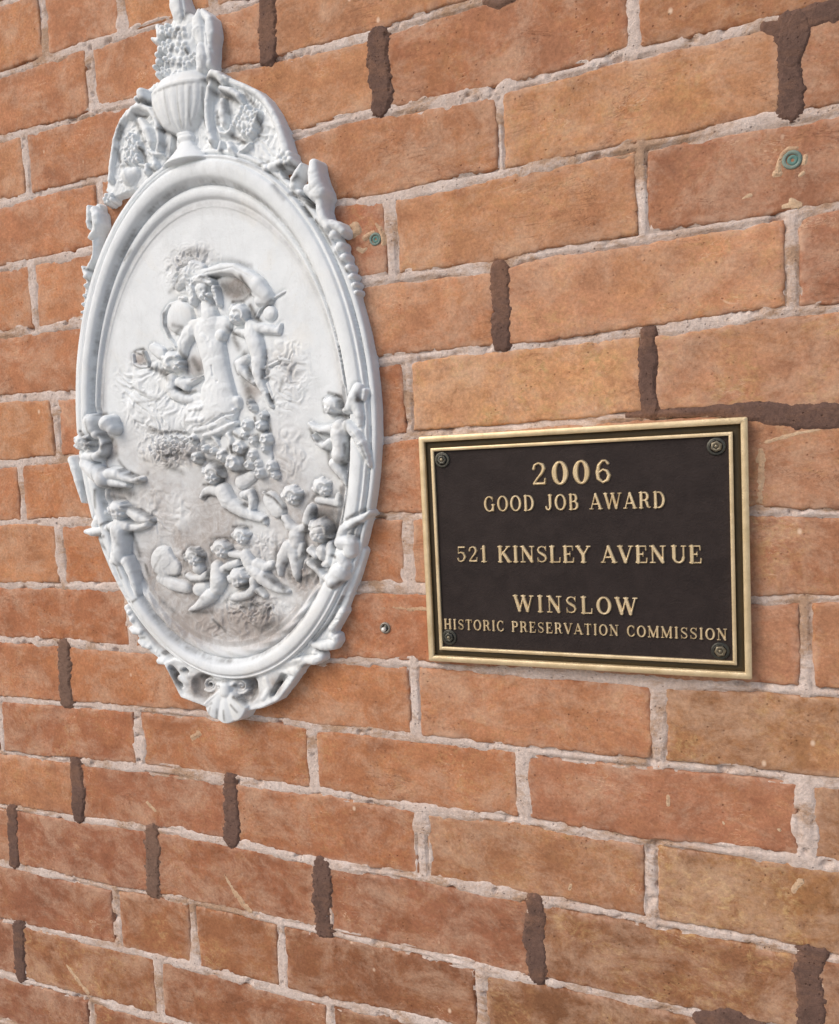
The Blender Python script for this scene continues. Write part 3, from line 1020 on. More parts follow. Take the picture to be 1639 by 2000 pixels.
# crest: plate, rim, scrolls
cb = layer('crest_plate')
cb.poly('A', 7, [(860, 860), (560, 1150), (500, 1230), (440, 1340), (400, 1450), (370, 1600), (350, 1800), (330, 1950), (310, 2050), (420, 2120), (700, 2020), (1000, 1850), (1100, 1000)])
cb.poly('B', 7, [(-300, 200), (60, 110), (300, 210), (430, 260), (560, 320), (660, 410), (750, 540), (840, 720), (890, 870), (950, 1060), (900, 1180), (700, 1190), (300, 1100), (-300, 950)])
cr_ = layer('crest_rim')
cr_.c('B', 9, 1.0, [(250, 200, 34), (430, 275, 34), (560, 340, 36), (650, 425, 38), (735, 560, 42), (805, 720, 48), (845, 860, 55), (870, 960, 60)])
cr2_ = layer('crest_rim')
cr2_.c('A', 9, 1.0, [(640, 1160, 35), (560, 1210, 35), (500, 1290, 33), (455, 1390, 32), (420, 1500, 30), (395, 1650, 30), (375, 1800, 30), (365, 1930, 30)])
sc_ = layer('scroll_leaf')
sc_.c('B', 11, 1.1, [(100, 170, 28), (60, 290, 36), (35, 430, 38), (38, 600, 38), (60, 760, 40), (85, 850, 44), (90, 900, 20)])
sc_.c('B', 12, 1.0, [(180, 290, 30), (280, 320, 42), (370, 380, 40), (400, 430, 18)])
sc_.c('B', 10, 1.0, [(200, 430, 40), (205, 560, 58), (215, 660, 40)])
sc_.c('B', 10, 1.0, [(140, 700, 16), (180, 770, 22), (240, 775, 24), (280, 740, 18), (290, 680, 12)])
sc_.c('B', 10, 1.2, [(180, 870, 24), (170, 950, 34)], [(260, 880, 26), (290, 940, 44), (330, 990, 24)], [(380, 970, 16), (450, 930, 18), (490, 880, 14)])
sc_.c('B', 12, 1.0, [(55, 190, 40), (90, 140, 50), (150, 150, 48), (190, 200, 40)], [(215, 170, 26), (240, 190, 22)])
sl_ = layer('scroll_leaf')
sl_.c('A', 11, 1.1, [(560, 1240, 26), (620, 1160, 32), (700, 1140, 34), (790, 1180, 34), (850, 1270, 32), (880, 1390, 30), (890, 1520, 28), (880, 1600, 30)])
sl_.c('A', 10, 1.0, [(690, 1290, 36), (760, 1400, 56), (800, 1520, 44), (800, 1570, 20)])
sl_.c('A', 10, 1.1, [(770, 1610, 18), (830, 1650, 26), (920, 1650, 18)], [(830, 1700, 26), (850, 1770, 40), (820, 1790, 26)], [(760, 1760, 22), (750, 1830, 34)], [(680, 1760, 16), (740, 1770, 16)])
sl_.c('A', 8, .8, [(560, 1880, 100), (640, 1840, 60)])
kn = layer('knob')
kn.c('A', 11, 1.2, [(700, 1000, 62), (715, 1050, 60)]); kn.c('A', 12, 1.2, [(650, 1060, 36)])
fl = layer('flower_cluster')
fl.floret('B', 11, 1.1, [(430, 540, 80), (500, 640, 80), (380, 650, 85), (460, 740, 80), (540, 560, 60)], 5)
fl2 = layer('flower_cluster')
fl2.floret('A', 11, 1.0, [(580, 1480, 66), (640, 1560, 64), (570, 1600, 66), (620, 1690, 66), (550, 1700, 50)], 5)
rs = layer('rosette')
rs.floret('B', 11, 1.1, [(860, 1040, 100)], 6); rs.c('B', 10, 1.1, [(660, 1150, 42)], [(720, 1130, 50), (780, 1110, 50)])
rs2 = layer('rosette')
rs2.floret('G', 9, 1.0, [(640, 60, 90)], 5)

# urn on the axis
ur = layer('urn')


def lathe(L_, crop, prof, z, f, flute=0.0, nfl=16):
    P = [loc(crop, x, y, 1, z * MM) for (x, y, w) in prof]
    W = []
    for (x, y, w) in prof:
        a = loc(crop, x - w, y, 1, z * MM); b = loc(crop, x + w, y, 1, z * MM)
        W.append((b[0] - a[0]) / 2)
    vs_ = np.array([p[1] for p in P]); us_ = np.array([p[0] for p in P]); W = np.array(W)
    o_ = np.argsort(vs_)
    vs_, us_, W = vs_[o_], us_[o_], W[o_]
    I, J = L_.box(us_.min() - W.max() - .005, us_.max() + W.max() + .005, vs_[0] - .001, vs_[-1] + .001)
    U, V = GUU[I, J], GVV[I, J]
    uc = np.interp(V, vs_, us_); w = np.interp(V, vs_, W)
    d = U - uc
    q = np.clip(d / w, -1, 1)
    h = z * MM + f * w * np.sqrt(1 - q * q) - np.maximum(np.abs(d) - w, 0) * 9
    if flute:
        h = h + flute * MM * np.abs(np.cos(np.arcsin(q) * nfl / 2)) * (np.abs(q) < 1)
    h = np.where((V < vs_[0]) | (V > vs_[-1]), NEG, h)
    L_.F[I, J] = np.maximum(L_.F[I, J], h)


lathe(ur, 'A', [(1120, 1000, 300), (1125, 1080, 300), (1130, 1160, 285), (1135, 1240, 255), (1140, 1330, 205), (1150, 1400, 140), (1160, 1440, 85)], 8, .40, .6, 22)
lathe(ur, 'A', [(1120, 945, 292), (1120, 970, 305), (1120, 1000, 300)], 8, .44)
lathe(ur, 'A', [(1140, 830, 230), (1130, 880, 255), (1122, 930, 285), (1120, 948, 290)], 8, .38)
lathe(ur, 'A', [(1160, 1440, 85), (1170, 1465, 80), (1175, 1485, 92), (1180, 1505, 84), (1185, 1530, 70), (1185, 1580, 95), (1185, 1640, 140), (1190, 1700, 200), (1190, 1760, 260)], 9, .5)
bq = layer('urn_bouquet', .6)
bq.c('A', 8, .30, [(1150, 330, 200), (1140, 560, 210), (1130, 790, 200)])
bq.floret('A', 12, 1.1, [(960, 330, 80), (1110, 360, 85), (980, 500, 80), (1130, 520, 90), (1000, 650, 80), (1150, 680, 85), (1270, 620, 70), (950, 760, 60), (1080, 800, 60)], 5)
bq.c('A', 10, 1.1, [(870, 290, 30), (900, 380, 50)], [(820, 425, 22), (880, 440, 40)], [(870, 590, 36)], [(880, 665, 38)], [(840, 720, 30)], [(880, 800, 40)], [(900, 530, 40)])
bq.rough(.5, 150, 120)
lf = layer('tall_leaf')
lf.c('A', 9, .8, [(1040, -150, 40), (1060, -60, 85), (1080, 60, 105), (1110, 160, 100), (1120, 240, 70)])
lf.cut('A', 20, 2.0, [(1060, -100, 12), (1090, 80, 14), (1110, 220, 12)])
lf2 = layer('tall_leaf')
lf2.c('A', 9, .75, [(1310, 120, 24), (1300, 210, 66), (1310, 330, 85), (1340, 440, 70)], [(1350, 120, 26), (1420, 220, 60), (1430, 360, 70), (1420, 470, 60), (1420, 580, 60), (1420, 690, 50)])
lf2.c('A', 11, .8, [(1330, 520, 60), (1340, 620, 72), (1330, 720, 60)])
lf2.cut('A', 20, 1.8, [(1300, 160, 10), (1330, 320, 12), (1350, 440, 10)], [(1380, 480, 10), (1400, 640, 10)])

# side ornaments riding on the flange
so = layer('acanthus_husk')
so.c('I', 4.5, .45, [(560, 430, 60), (670, 680, 70), (760, 930, 70), (830, 1180, 60), (890, 1450, 46)])
so.c('B', 11, 1.15, [(1170, 1100, 62), (1170, 1200, 78), (1190, 1320, 92), (1230, 1410, 92)])
so.c('B', 10, 1.1, [(1040, 1110, 28), (1000, 1190, 42), (960, 1270, 48), (960, 1330, 46)])
so.c('B', 11, 1.1, [(1110, 1370, 62), (1180, 1430, 70), (1240, 1480, 60), (1240, 1580, 56), (1270, 1690, 56), (1320, 1760, 60)])
so.c('B', 9, 1.0, [(800, 1130, 14), (820, 1220, 16), (900, 1330, 20), (1020, 1400, 34)])
so.c('I', 10, 1.1, [(470, 360, 60), (560, 370, 66), (640, 400, 60), (690, 450, 46)])
so2 = layer('acanthus_husk')
so2.c('G', 5, .5, [(500, 200, 60), (520, 420, 60), (480, 700, 40), (420, 950, 40), (370, 1150, 50), (330, 1400, 34), (300, 1650, 28), (290, 1900, 26)])
so2.c('G', 8, 1.1, [(350, 200, 44), (360, 300, 52), (350, 420, 46), (360, 500, 36)], [(430, 230, 60), (470, 330, 90), (480, 430, 90), (460, 540, 60), (400, 620, 50), (365, 650, 34)], [(600, 60, 20), (600, 130, 30)])
so2.c('G', 8, 1.0, [(420, 700, 20), (425, 850, 18), (415, 960, 26), (370, 1060, 34), (340, 1110, 34)], [(250, 1090, 20), (290, 1150, 44), (330, 1220, 60), (290, 1240, 34)])
bx = [('I', 580, 490, 62), ('I', 655, 635, 60), ('I', 705, 770, 53), ('I', 760, 895, 47), ('I', 800, 1000, 40), ('I', 835, 1100, 35), ('I', 862, 1190, 28),
      ('G', 300, 1370, 34), ('G', 285, 1520, 34), ('G', 262, 1650, 30), ('G', 248, 1770, 26), ('G', 240, 1870, 22)]
for (cr, x, y, r) in bx:
    layer('bead').c(cr, 9 if cr == 'I' else 8, 1.1, [(x, y, r)])
# lower flange leaves, right then left
lr = layer('flange_leaf')
lr.c('J', 4.5, .45, [(940, 600, 50), (850, 860, 60), (750, 1110, 60), (650, 1370, 70), (520, 1620, 80), (330, 1790, 80), (120, 1880, 70)])
lr.c('J', 7, 1.0, [(690, 1330, 50), (650, 1400, 48), (610, 1470, 50), (560, 1540, 50)], [(560, 1640, 44), (600, 1690, 62), (560, 1740, 70), (450, 1760, 62), (340, 1740, 40)], [(620, 1650, 36), (630, 1700, 30)])
lr.c('J', 7, 1.0, [(360, 1850, 50), (420, 1890, 58), (340, 1930, 62), (220, 1930, 50), (120, 1930, 40)])
lr.cut('J', 12, 1.6, [(380, 1700, 12), (560, 1690, 14)], [(200, 1880, 10), (380, 1870, 12)], [(620, 1440, 12), (590, 1450, 10)])
ll = layer('flange_leaf')
ll.c('K', 5, .5, [(370, 420, 50), (470, 600, 60), (580, 800, 70), (740, 1000, 70), (960, 1180, 60)])
ll.c('K', 7, 1.0, [(395, 490, 34)], [(440, 590, 42)], [(425, 720, 34), (480, 760, 46), (560, 770, 44)], [(560, 900, 40), (620, 950, 48), (700, 985, 40)], [(800, 1050, 24), (830, 1100, 20)], [(840, 1190, 50), (920, 1190, 56), (1000, 1210, 46)])

# bottom finial: plate with hollows, volutes and shell
bp = layer('bottom_plate')
bp.poly('H', 10.5, [(190, 60), (235, 150), (300, 280), (360, 400), (600, 490), (640, 560), (740, 610), (860, 600), (1000, 530), (1130, 505), (1290, 430), (1400, 290), (1500, 140), (1560, 70), (1500, 0), (1000, 100), (600, 80), (300, 10)], rim=1.2)
bp.cut('H', 11, 7.5, [(575, 290, 135)], [(985, 320, 128)])
bp.cut('H', 11, 6.0, [(600, 240, 90)], [(1010, 260, 90)])
bp.cut('H', 11, 6.5, [(270, 120, 34), (320, 190, 40), (370, 290, 14)], [(395, 135, 26), (420, 150, 20)], [(1330, 195, 38), (1270, 280, 26), (1220, 370, 22)])
bp.c('H', 9, .8, [(440, 190, 30), (500, 180, 16)], [(360, 210, 34), (430, 260, 26)], [(1160, 220, 34), (1200, 300, 30), (1140, 400, 34)], [(1430, 150, 50), (1330, 150, 20)])
for (cx, cy, sg, a0, r0_) in [(640, 268, 1, .8, 62), (930, 285, -1, .6, 66)]:
    vo = layer('volute')
    ch = []
    for k_ in range(26):
        t = k_ / 25
        a = a0 + t * 4.6 * math.pi * .9
        rr = r0_ * (1 - t) ** .8 + 6
        ch.append((cx + sg * math.cos(a) * rr * -1, cy + math.sin(a) * rr, 15 * (1 - t * .6)))
    vo.c('H', 8, 1.3, ch)
    vo.c('H', 6, .9, [(700, 300, 18), (695, 350, 18), (670, 395, 16), (600, 415, 14), (520, 380, 10)] if sg > 0 else [(865, 310, 18), (870, 350, 18), (900, 390, 16), (980, 420, 14), (1060, 380, 10)])
sh = layer('shell')
cu_, cv_, _ = loc('H', 780, 285, 1, .012)
_, vb_, _ = loc('H', 780, 612, 1, .012)
RR = cv_ - vb_
U, V = GUU - cu_, cv_ - GVV
rad = np.hypot(U, V); ang = np.arctan2(U, V + 1e-9)
fan = (np.abs(ang) < 1.02) & (rad < RR * 1.1)
edge_r = RR * (1 + .035 * np.abs(np.cos(ang * 5.8))) - .14 * RR * (np.abs(ang) / 1.0) ** 2
hs_ = .0128 + .0026 * np.sin(np.clip(rad / RR, 0, 1) * math.pi * .8) + .0016 * np.clip(rad / RR * 1.6 - .2, 0, 1) * np.abs(np.cos(ang * 5.8))
hs_ = hs_ - np.maximum(rad - edge_r, 0) * 6 - np.maximum(np.abs(ang) - .92, 0) * rad * 3
sh.F = np.where(fan, hs_, NEG)
sh.c('H', 12, .8, [(780, 290, 58), (780, 340, 60)], [(710, 270, 20), (850, 270, 20)])

# central female figure
fg = layer('female_figure', 2.2)
fg.head('C', 6.0, 690, 555, 96, 72, False)
fg.c('C', 6.2, .75, [(725, 690, 66), (745, 760, 84), (750, 840, 100)])
fg.c('C', 6.2, .55, [(600, 900, 84), (740, 880, 100), (880, 870, 84)], [(720, 960, 130), (770, 1080, 140), (800, 1220, 135), (820, 1340, 138), (840, 1450, 150)])
fg.c('C', 9.0, .6, [(700, 985, 50)], [(850, 960, 50)])
fg.c('C', 7, .85, [(560, 940, 70), (510, 1040, 60), (500, 1120, 50)])
fg.c('C', 6.2, .42, [(820, 1500, 190), (830, 1640, 200), (760, 1740, 160)])
fg.c('C', 6.5, .85, [(960, 1560, 50), (1000, 1560, 44), (1010, 1600, 34)])
fg.cut('C', 14, 2.0, [(540, 1780, 10), (700, 1800, 14), (860, 1690, 14), (950, 1670, 8)], [(640, 1560, 10), (600, 1620, 10)], [(880, 1720, 10), (960, 1760, 10)])
fg.cut('C', 14, 1.5, [(760, 1240, 14), (775, 1330, 10)], [(810, 1380, 12)])
hr = layer('hair', .7)
hr.c('C', 6.5, .8, [(640, 410, 60), (560, 400, 80), (500, 460, 60), (460, 520, 30)], [(600, 330, 60), (680, 350, 50)], [(560, 480, 40), (560, 560, 24), (600, 620, 14)], [(520, 620, 20), (470, 620, 14)])
hr.c('C', 9, 1.0, [(610, 470, 40), (680, 445, 40), (760, 470, 34)], [(592, 520, 36), (606, 600, 28), (590, 670, 22)], [(795, 530, 30), (812, 610, 26), (830, 680, 18)])
hr.rough(1.1, 230, 130, 1.4)
dp = layer('flowing_veil', 1.2)
dp.c('C', 8, 1.0, [(620, 400, 26), (740, 385, 42), (860, 350, 50), (980, 355, 56), (1090, 420, 66), (1180, 500, 80), (1260, 590, 60)])
dp.c('C', 6.8, .8, [(1180, 560, 60), (1280, 620, 60), (1200, 640, 50)])
dp.c('C', 6.2, .9, [(500, 640, 14), (390, 680, 15), (330, 770, 15), (330, 880, 14), (380, 980, 14), (440, 1060, 12)])
dp.c('C', 6.2, .35, [(480, 800, 150)])
dp.cut('C', 12, .9, [(700, 390, 8), (960, 340, 8), (1150, 440, 8)])
dr = layer('drapery', 1.4)
dr.c('C', 6.2, .34, [(640, 1600, 110), (600, 1720, 140), (660, 1800, 120)], [(820, 1740, 120), (900, 1790, 90)])
dr.c('C', 9.5, .8, [(560, 1640, 16), (680, 1620, 22), (800, 1580, 14)], [(540, 1740, 18), (680, 1730, 26), (860, 1660, 20), (980, 1640, 12)], [(620, 1830, 20), (760, 1800, 28), (900, 1720, 20)], [(700, 1880, 18), (850, 1830, 26), (980, 1760, 16)])
dr.rough(.8, 60, 176, 1.2)
cm = layer('cloud_bank', 2.0)
cm.c('C', 5.8, .2, [(150, 1400, 130), (300, 1500, 150)], [(120, 1600, 150), (330, 1680, 160), (480, 1720, 130)])
cm.rough(1.0, 70, 180, 1.6)
cm2 = layer('cloud_bank', 2.0)
cm2.c('C', 5.6, .16, [(1400, 1350, 120), (1420, 1500, 110)])
cm2.rough(1.0, 80, 184, 1.6)
# standing cherub right of her
def chb(name='cherub_figure', k=1.1):
    return layer(name, k)


c1 = chb()
c1.head('C', 7, 1005, 770, 92, 130)
c1.c('C', 7, .9, [(1120, 870, 56), (1200, 890, 50), (1290, 905, 42), (1375, 925, 30), (1400, 860, 14)])
c1.c('C', 7, .85, [(1125, 930, 76), (1165, 1040, 80), (1190, 1150, 70)], [(1060, 940, 40), (1000, 930, 24)])
c1.c('C', 7, .95, [(1190, 1200, 68), (1190, 1300, 58), (1215, 1400, 46), (1265, 1500, 30), (1300, 1590, 18), (1320, 1610, 18)])
c1.c('C', 7, .9, [(1090, 1170, 34), (1020, 1220, 46), (1040, 1280, 46), (1100, 1340, 34), (1150, 1390, 22)])
c1.c('C', 6.2, .8, [(1180, 790, 12), (1220, 720, 10), (1320, 630, 9), (1440, 560, 7)])
c1.c('C', 6.2, .5, [(1300, 760, 70)])
c1.cut('C', 15, .9, [(985, 790, 9), (1020, 780, 8)], [(970, 850, 8)])
rb = layer('ribbon')
rb.c('C', 6.2, 1.0, [(1250, 1260, 12), (1340, 1220, 14), (1420, 1180, 14), (1500, 1200, 10)], [(1380, 1160, 10), (1440, 1210, 12), (1530, 1210, 10)], [(1250, 1360, 12), (1330, 1320, 16), (1420, 1280, 16), (1490, 1300, 10)],
     [(1330, 1540, 10), (1390, 1440, 14), (1430, 1370, 10)], [(1280, 1400, 12), (1310, 1480, 14), (1330, 1540, 12)])
c2 = chb()
c2.head('C', 7, 415, 1205, 98, 40)
c2.c('C', 7, 1.0, [(400, 1370, 60), (400, 1440, 60), (440, 1510, 52), (510, 1540, 44), (590, 1550, 30)], [(520, 1400, 44), (600, 1380, 26), (680, 1340, 14)], [(480, 1390, 50), (530, 1430, 40)])
c2.c('C', 6.5, .8, [(90, 1110, 14), (150, 1120, 20), (190, 1200, 18), (195, 1245, 12)], [(50, 1140, 12), (60, 1220, 14), (120, 1250, 12), (190, 1250, 10)])
c2.c('C', 6.5, .5, [(300, 1120, 60), (240, 1080, 50)])
# rose bouquet
rq = layer('rose_bouquet', .8)
rq.c('E', 6.0, .10, [(420, 560, 190), (580, 520, 150), (640, 700, 110)])
rq.rose('E', 9, .85, (500, 355, 48), (622, 362, 50), (560, 490, 46), (668, 480, 54), (440, 553, 64), (397, 682, 78), (656, 560, 36), (555, 612, 46), (612, 768, 48), (712, 715, 50), (742, 790, 34), (213, 580, 34),
        (70, 640, 52), (290, 625, 52), (45, 480, 42), (640, 272, 36), (545, 205, 34), (520, 160, 28), (520, 700, 44), (480, 440, 34), (140, 560, 34), (600, 690, 36))
rq.c('E', 8, 1.1, [(200, 440, 22), (240, 490, 18), (260, 530, 12)], [(340, 440, 26), (365, 480, 26), (355, 550, 18), (370, 590, 12)], [(400, 420, 22), (450, 460, 24)])
# upper right cherub climbing on the frame
c3 = chb()
c3.head('E', 9, 1228, 190, 78, 115)
c3.c('E', 11, 1.0, [(1300, 370, 66), (1340, 400, 60)], [(1290, 440, 76), (1310, 530, 72), (1300, 610, 78)])
c3.c('E', 10, 1.0, [(1230, 390, 40), (1150, 400, 32), (1090, 385, 26), (1040, 345, 16)], [(1220, 500, 36), (1170, 540, 32), (1110, 510, 24), (1065, 445, 13)])
c3.c('E', 9, 1.0, [(1260, 690, 58), (1300, 750, 44), (1340, 810, 32), (1365, 870, 16)])
c3.c('E', 14, 1.0, [(1370, 350, 46), (1440, 430, 50), (1490, 520, 44), (1530, 620, 30), (1560, 710, 12)])
c3.cut('E', 20, 1.2, [(1400, 420, 8), (1480, 540, 8), (1530, 650, 6)], [(1200, 215, 8), (1235, 225, 8)])
c3.c('E', 14, 1.0, [(1460, 40, 50), (1430, 120, 64), (1390, 200, 48), (1350, 230, 26)], [(1440, 180, 54), (1470, 270, 44), (1480, 350, 28)], [(1520, 60, 24), (1510, 130, 20)])
# left rim cherub
c4_ = chb()
c4_.head('D', 11, 175, 570, 90, 45)
c4_.c('D', 12, 1.0, [(190, 720, 54), (290, 710, 44), (345, 670, 36), (365, 600, 28), (345, 545, 20)])
c4_.c('D', 12, .95, [(190, 780, 66), (260, 850, 76), (350, 930, 84)])
c4_.c('D', 11, 1.0, [(420, 880, 60), (500, 880, 52), (580, 920, 38), (660, 940, 28), (725, 930, 22)], [(440, 960, 44), (520, 975, 32), (590, 990, 18)])
c4_.c('D', 8, .9, [(55, 740, 40), (90, 830, 46), (120, 940, 40), (145, 1050, 28), (165, 1150, 14)])
wg = layer('cloud_puff')
wg.c('D', 12, 1.0, [(240, 370, 82), (250, 430, 70)], [(400, 390, 90), (440, 430, 60)], [(290, 490, 50)], [(330, 520, 22)])
# lower left standing cherub
c5 = chb()
c5.head('D', 11, 500, 1235, 88, 85)
c5.c('D', 11, .95, [(450, 1390, 48), (520, 1370, 50), (590, 1390, 44)], [(510, 1440, 86), (520, 1540, 78), (520, 1640, 84), (510, 1700, 84)])
c5.c('D', 11, 1.0, [(430, 1400, 42), (340, 1430, 38), (260, 1450, 38), (200, 1440, 24)])
c5.c('D', 11, 1.0, [(470, 1740, 54), (500, 1840, 48), (550, 1950, 38), (600, 2060, 28), (630, 2110, 24)], [(590, 1730, 58), (640, 1830, 50), (670, 1940, 40), (700, 2050, 28), (705, 2100, 26)])
c5.c('D', 10, .6, [(620, 1250, 40), (700, 1300, 54), (780, 1330, 44), (830, 1330, 22)], [(620, 1400, 36), (700, 1400, 30), (790, 1370, 24)], [(380, 1260, 40), (320, 1320, 52), (280, 1380, 40)])
c5.cut('D', 16, 1.0, [(640, 1370, 10), (730, 1360, 10), (820, 1340, 8)], [(480, 1260, 8), (490, 1262, 8)], [(525, 1265, 8)])
# low centre flying cherub
c6 = chb()
c6.head('E', 8, 200, 780, 90, 100)
c6.c('E', 7.5, .95, [(260, 925, 50), (180, 920, 40), (140, 930, 30), (110, 980, 22)], [(290, 930, 74), (330, 1010, 76)])
c6.c('E', 7.5, .95, [(380, 1050, 66), (460, 1100, 56), (550, 1140, 42), (640, 1170, 32), (655, 1200, 22)], [(470, 960, 36), (530, 940, 34), (550, 1000, 36), (540, 1060, 30)])
c6.c('E', 6.5, .6, [(450, 850, 60), (540, 800, 50)])
# right pair
c7 = chb()
c7.head('E', 8, 882, 965, 82, 75)
c7.c('E', 7, .4, [(700, 1000, 70), (760, 1080, 80)]); c7.c('E', 7, 1.0, [(640, 945, 10), (740, 985, 12), (820, 1080, 12)])
c7.c('E', 9, .9, [(1050, 1070, 34), (1030, 1130, 42), (1010, 1190, 36)])
c7.c('F', 8, 1.0, [(1000, 50, 28), (1040, 110, 36), (1090, 140, 34), (1150, 120, 28)], [(1080, 180, 56), (1085, 240, 48)])
c7.c('F', 8, 1.0, [(1030, 270, 58), (985, 340, 46), (960, 410, 30), (965, 475, 17)], [(1060, 290, 50), (1085, 390, 44), (1090, 470, 32), (1105, 520, 16)], [(1130, 260, 30), (1125, 330, 22), (1120, 380, 14)])
c8 = chb()
c8.head('E', 5.5, 1150, 895, 78, 60)
c8.c('E', 6.5, .7, [(1110, 1005, 26), (1200, 1015, 30), (1280, 1030, 34), (1290, 970, 26)])
c9 = chb()
c9.head('F', 10, 1265, 145, 90, 120)
c9.cut('F', 20, 1.1, [(1200, 130, 7), (1270, 110, 8), (1340, 130, 7)], [(1210, 175, 7), (1280, 160, 8), (1330, 170, 7)], [(1240, 80, 6), (1300, 70, 7)])
c9.c('F', 10, 1.0, [(1285, 290, 44), (1290, 340, 34)], [(1350, 250, 32), (1355, 320, 36), (1345, 380, 36), (1300, 400, 22)], [(1195, 290, 28), (1240, 330, 26)], [(1200, 385, 34), (1250, 430, 32), (1290, 490, 26), (1290, 540, 20)])
c9.c('F', 12, 1.0, [(1430, 230, 56), (1500, 230, 60), (1500, 300, 54)], [(1440, 340, 50), (1460, 400, 50)], [(1420, 460, 76), (1370, 520, 66), (1320, 500, 30)])
c9.c('F', 13, .9, [(1420, 190, 32), (1450, 130, 42), (1520, 80, 36), (1580, 50, 28), (1640, 10, 14)])
c9.rough(.35, 160, 140)
# bottom group
for spec in [
    [(8, 1.0, [(300, 325, 62), (320, 360, 58)], [(340, 430, 44)]), (8, 1.0, [(265, 490, 26), (300, 510, 30), (370, 505, 28), (405, 470, 22)]), (7, .8, [(60, 505, 40), (150, 550, 50), (250, 575, 44)], [(350, 590, 54), (390, 570, 40)]), (6.5, .3, [(80, 380, 120), (150, 420, 70)])],
    [(8, 1.0, [(505, 265, 58), (500, 330, 50)]), (7.5, .95, [(640, 385, 24), (580, 405, 28), (510, 450, 30)], [(480, 420, 48), (490, 520, 66), (480, 580, 50)]), (7.5, .95, [(440, 630, 50), (380, 680, 42), (330, 720, 26), (280, 745, 12)])],
    [(7.5, 1.0, [(660, 165, 56), (665, 235, 44)]), (7.5, .9, [(700, 330, 46), (730, 390, 52)], [(660, 330, 26), (590, 320, 24)], [(790, 400, 44), (850, 420, 34), (900, 400, 26)])],
    [(9, 1.0, [(640, 490, 66), (665, 550, 50)]), (8.5, 1.0, [(760, 520, 32), (765, 580, 30), (720, 625, 32), (650, 645, 32), (595, 655, 22)], [(740, 430, 40), (790, 470, 50)]), (8, 1.0, [(830, 500, 56), (900, 550, 46), (960, 590, 30), (1025, 605, 14)], [(800, 600, 26), (850, 640, 20)])]]:
    L_ = chb()
    (z, f, *chs) = spec[0]
    (hx, hy, hr_) = chs[0][0]
    L_.head('F', z, hx + 6, hy + 18, hr_ + 8, 80)
    for (z, f, *chs) in [(z, f, *chs[1:])] + spec[1:]:
        L_.c('F', z, f, *chs)

for L_ in LAYERS:
    if L_.name in ('cherub_figure', 'female_figure', 'scroll_leaf', 'acanthus_husk', 'flange_leaf', 'bottom_plate', 'tall_leaf', 'drapery', 'crest_rim'):
        L_.rough(.32, 130, 190, 1.0)
cb.rough(1.1, 120, 194, 1.3)
# ------------------------------------------------------------------ merge and split the relief into parts
def blur(a, n):
    for _ in range(n):
        q_ = np.pad(a, 1, mode='edge')
        a = (q_[1:-1, 1:-1] * 2 + q_[:-2, 1:-1] + q_[2:, 1:-1] + q_[1:-1, :-2] + q_[1:-1, 2:]) / 6
    return a


occ = np.zeros((NY, NX))
for L_ in LAYERS:
    if L_.name in ('female_figure', 'cherub_figure', 'hair', 'flowing_veil', 'rose_bouquet', 'cloud_puff', 'drapery', 'ribbon'):
        occ = np.maximum(occ, (L_.F > np.where(f3 < 0, pn.F, fr.F) + .0006) * 1.0)
moat = blur(occ, 14)
for L_, dp_ in ((pn, .0032), (fr, .0038), (rp, .0030)):
    L_.F = np.where(L_.F > NEG / 2, L_.F - dp_ * np.clip(moat * 1.5, 0, 1), L_.F)
fr.F = np.where(fr.F > NEG / 2, fr.F - .0022 * np.exp(-((R2 - 1.008) / .010) ** 2), fr.F)
ALLF = np.stack([L_.F for L_ in LAYERS]).astype(np.float32)
LAB = ALLF.argmax(0)
HH = ALLF.max(0).astype(np.float64)
# soften the joins a little, keeping the silhouette
solid = HH > 0.0
Hs = HH.copy()
for _ in range(1):
    P_ = np.pad(Hs, 1, mode='edge')
    Hs = (P_[1:-1, 1:-1] * 4 + P_[:-2, 1:-1] + P_[2:, 1:-1] + P_[1:-1, :-2] + P_[1:-1, 2:]) / 8
HH = np.where(solid & (HH > .002), Hs, HH)
HH = np.where(HH < -.004, -.004, HH) + 0.0
# regional patina, placed as blobs
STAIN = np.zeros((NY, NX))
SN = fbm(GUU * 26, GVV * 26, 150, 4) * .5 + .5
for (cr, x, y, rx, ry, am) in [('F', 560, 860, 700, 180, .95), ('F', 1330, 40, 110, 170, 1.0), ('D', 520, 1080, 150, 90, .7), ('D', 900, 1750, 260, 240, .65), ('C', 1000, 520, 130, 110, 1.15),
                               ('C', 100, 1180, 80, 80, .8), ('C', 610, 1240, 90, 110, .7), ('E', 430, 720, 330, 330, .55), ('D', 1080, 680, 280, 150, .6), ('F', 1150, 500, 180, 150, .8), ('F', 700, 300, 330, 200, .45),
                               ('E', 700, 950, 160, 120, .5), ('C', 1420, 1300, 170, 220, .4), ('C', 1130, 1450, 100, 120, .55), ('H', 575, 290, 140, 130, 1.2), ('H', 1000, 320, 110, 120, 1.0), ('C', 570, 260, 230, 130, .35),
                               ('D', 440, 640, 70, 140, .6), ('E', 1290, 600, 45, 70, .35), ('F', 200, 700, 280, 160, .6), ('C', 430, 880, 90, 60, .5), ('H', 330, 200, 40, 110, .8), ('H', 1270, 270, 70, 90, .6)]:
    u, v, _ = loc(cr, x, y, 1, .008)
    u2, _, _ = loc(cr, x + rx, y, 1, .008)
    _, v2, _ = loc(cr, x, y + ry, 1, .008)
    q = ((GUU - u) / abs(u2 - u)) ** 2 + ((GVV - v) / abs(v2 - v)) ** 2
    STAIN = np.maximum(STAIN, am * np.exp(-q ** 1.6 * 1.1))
DARK_MARKS = np.zeros((NY, NX))  # hand-placed darker strokes along crevices and figure outlines
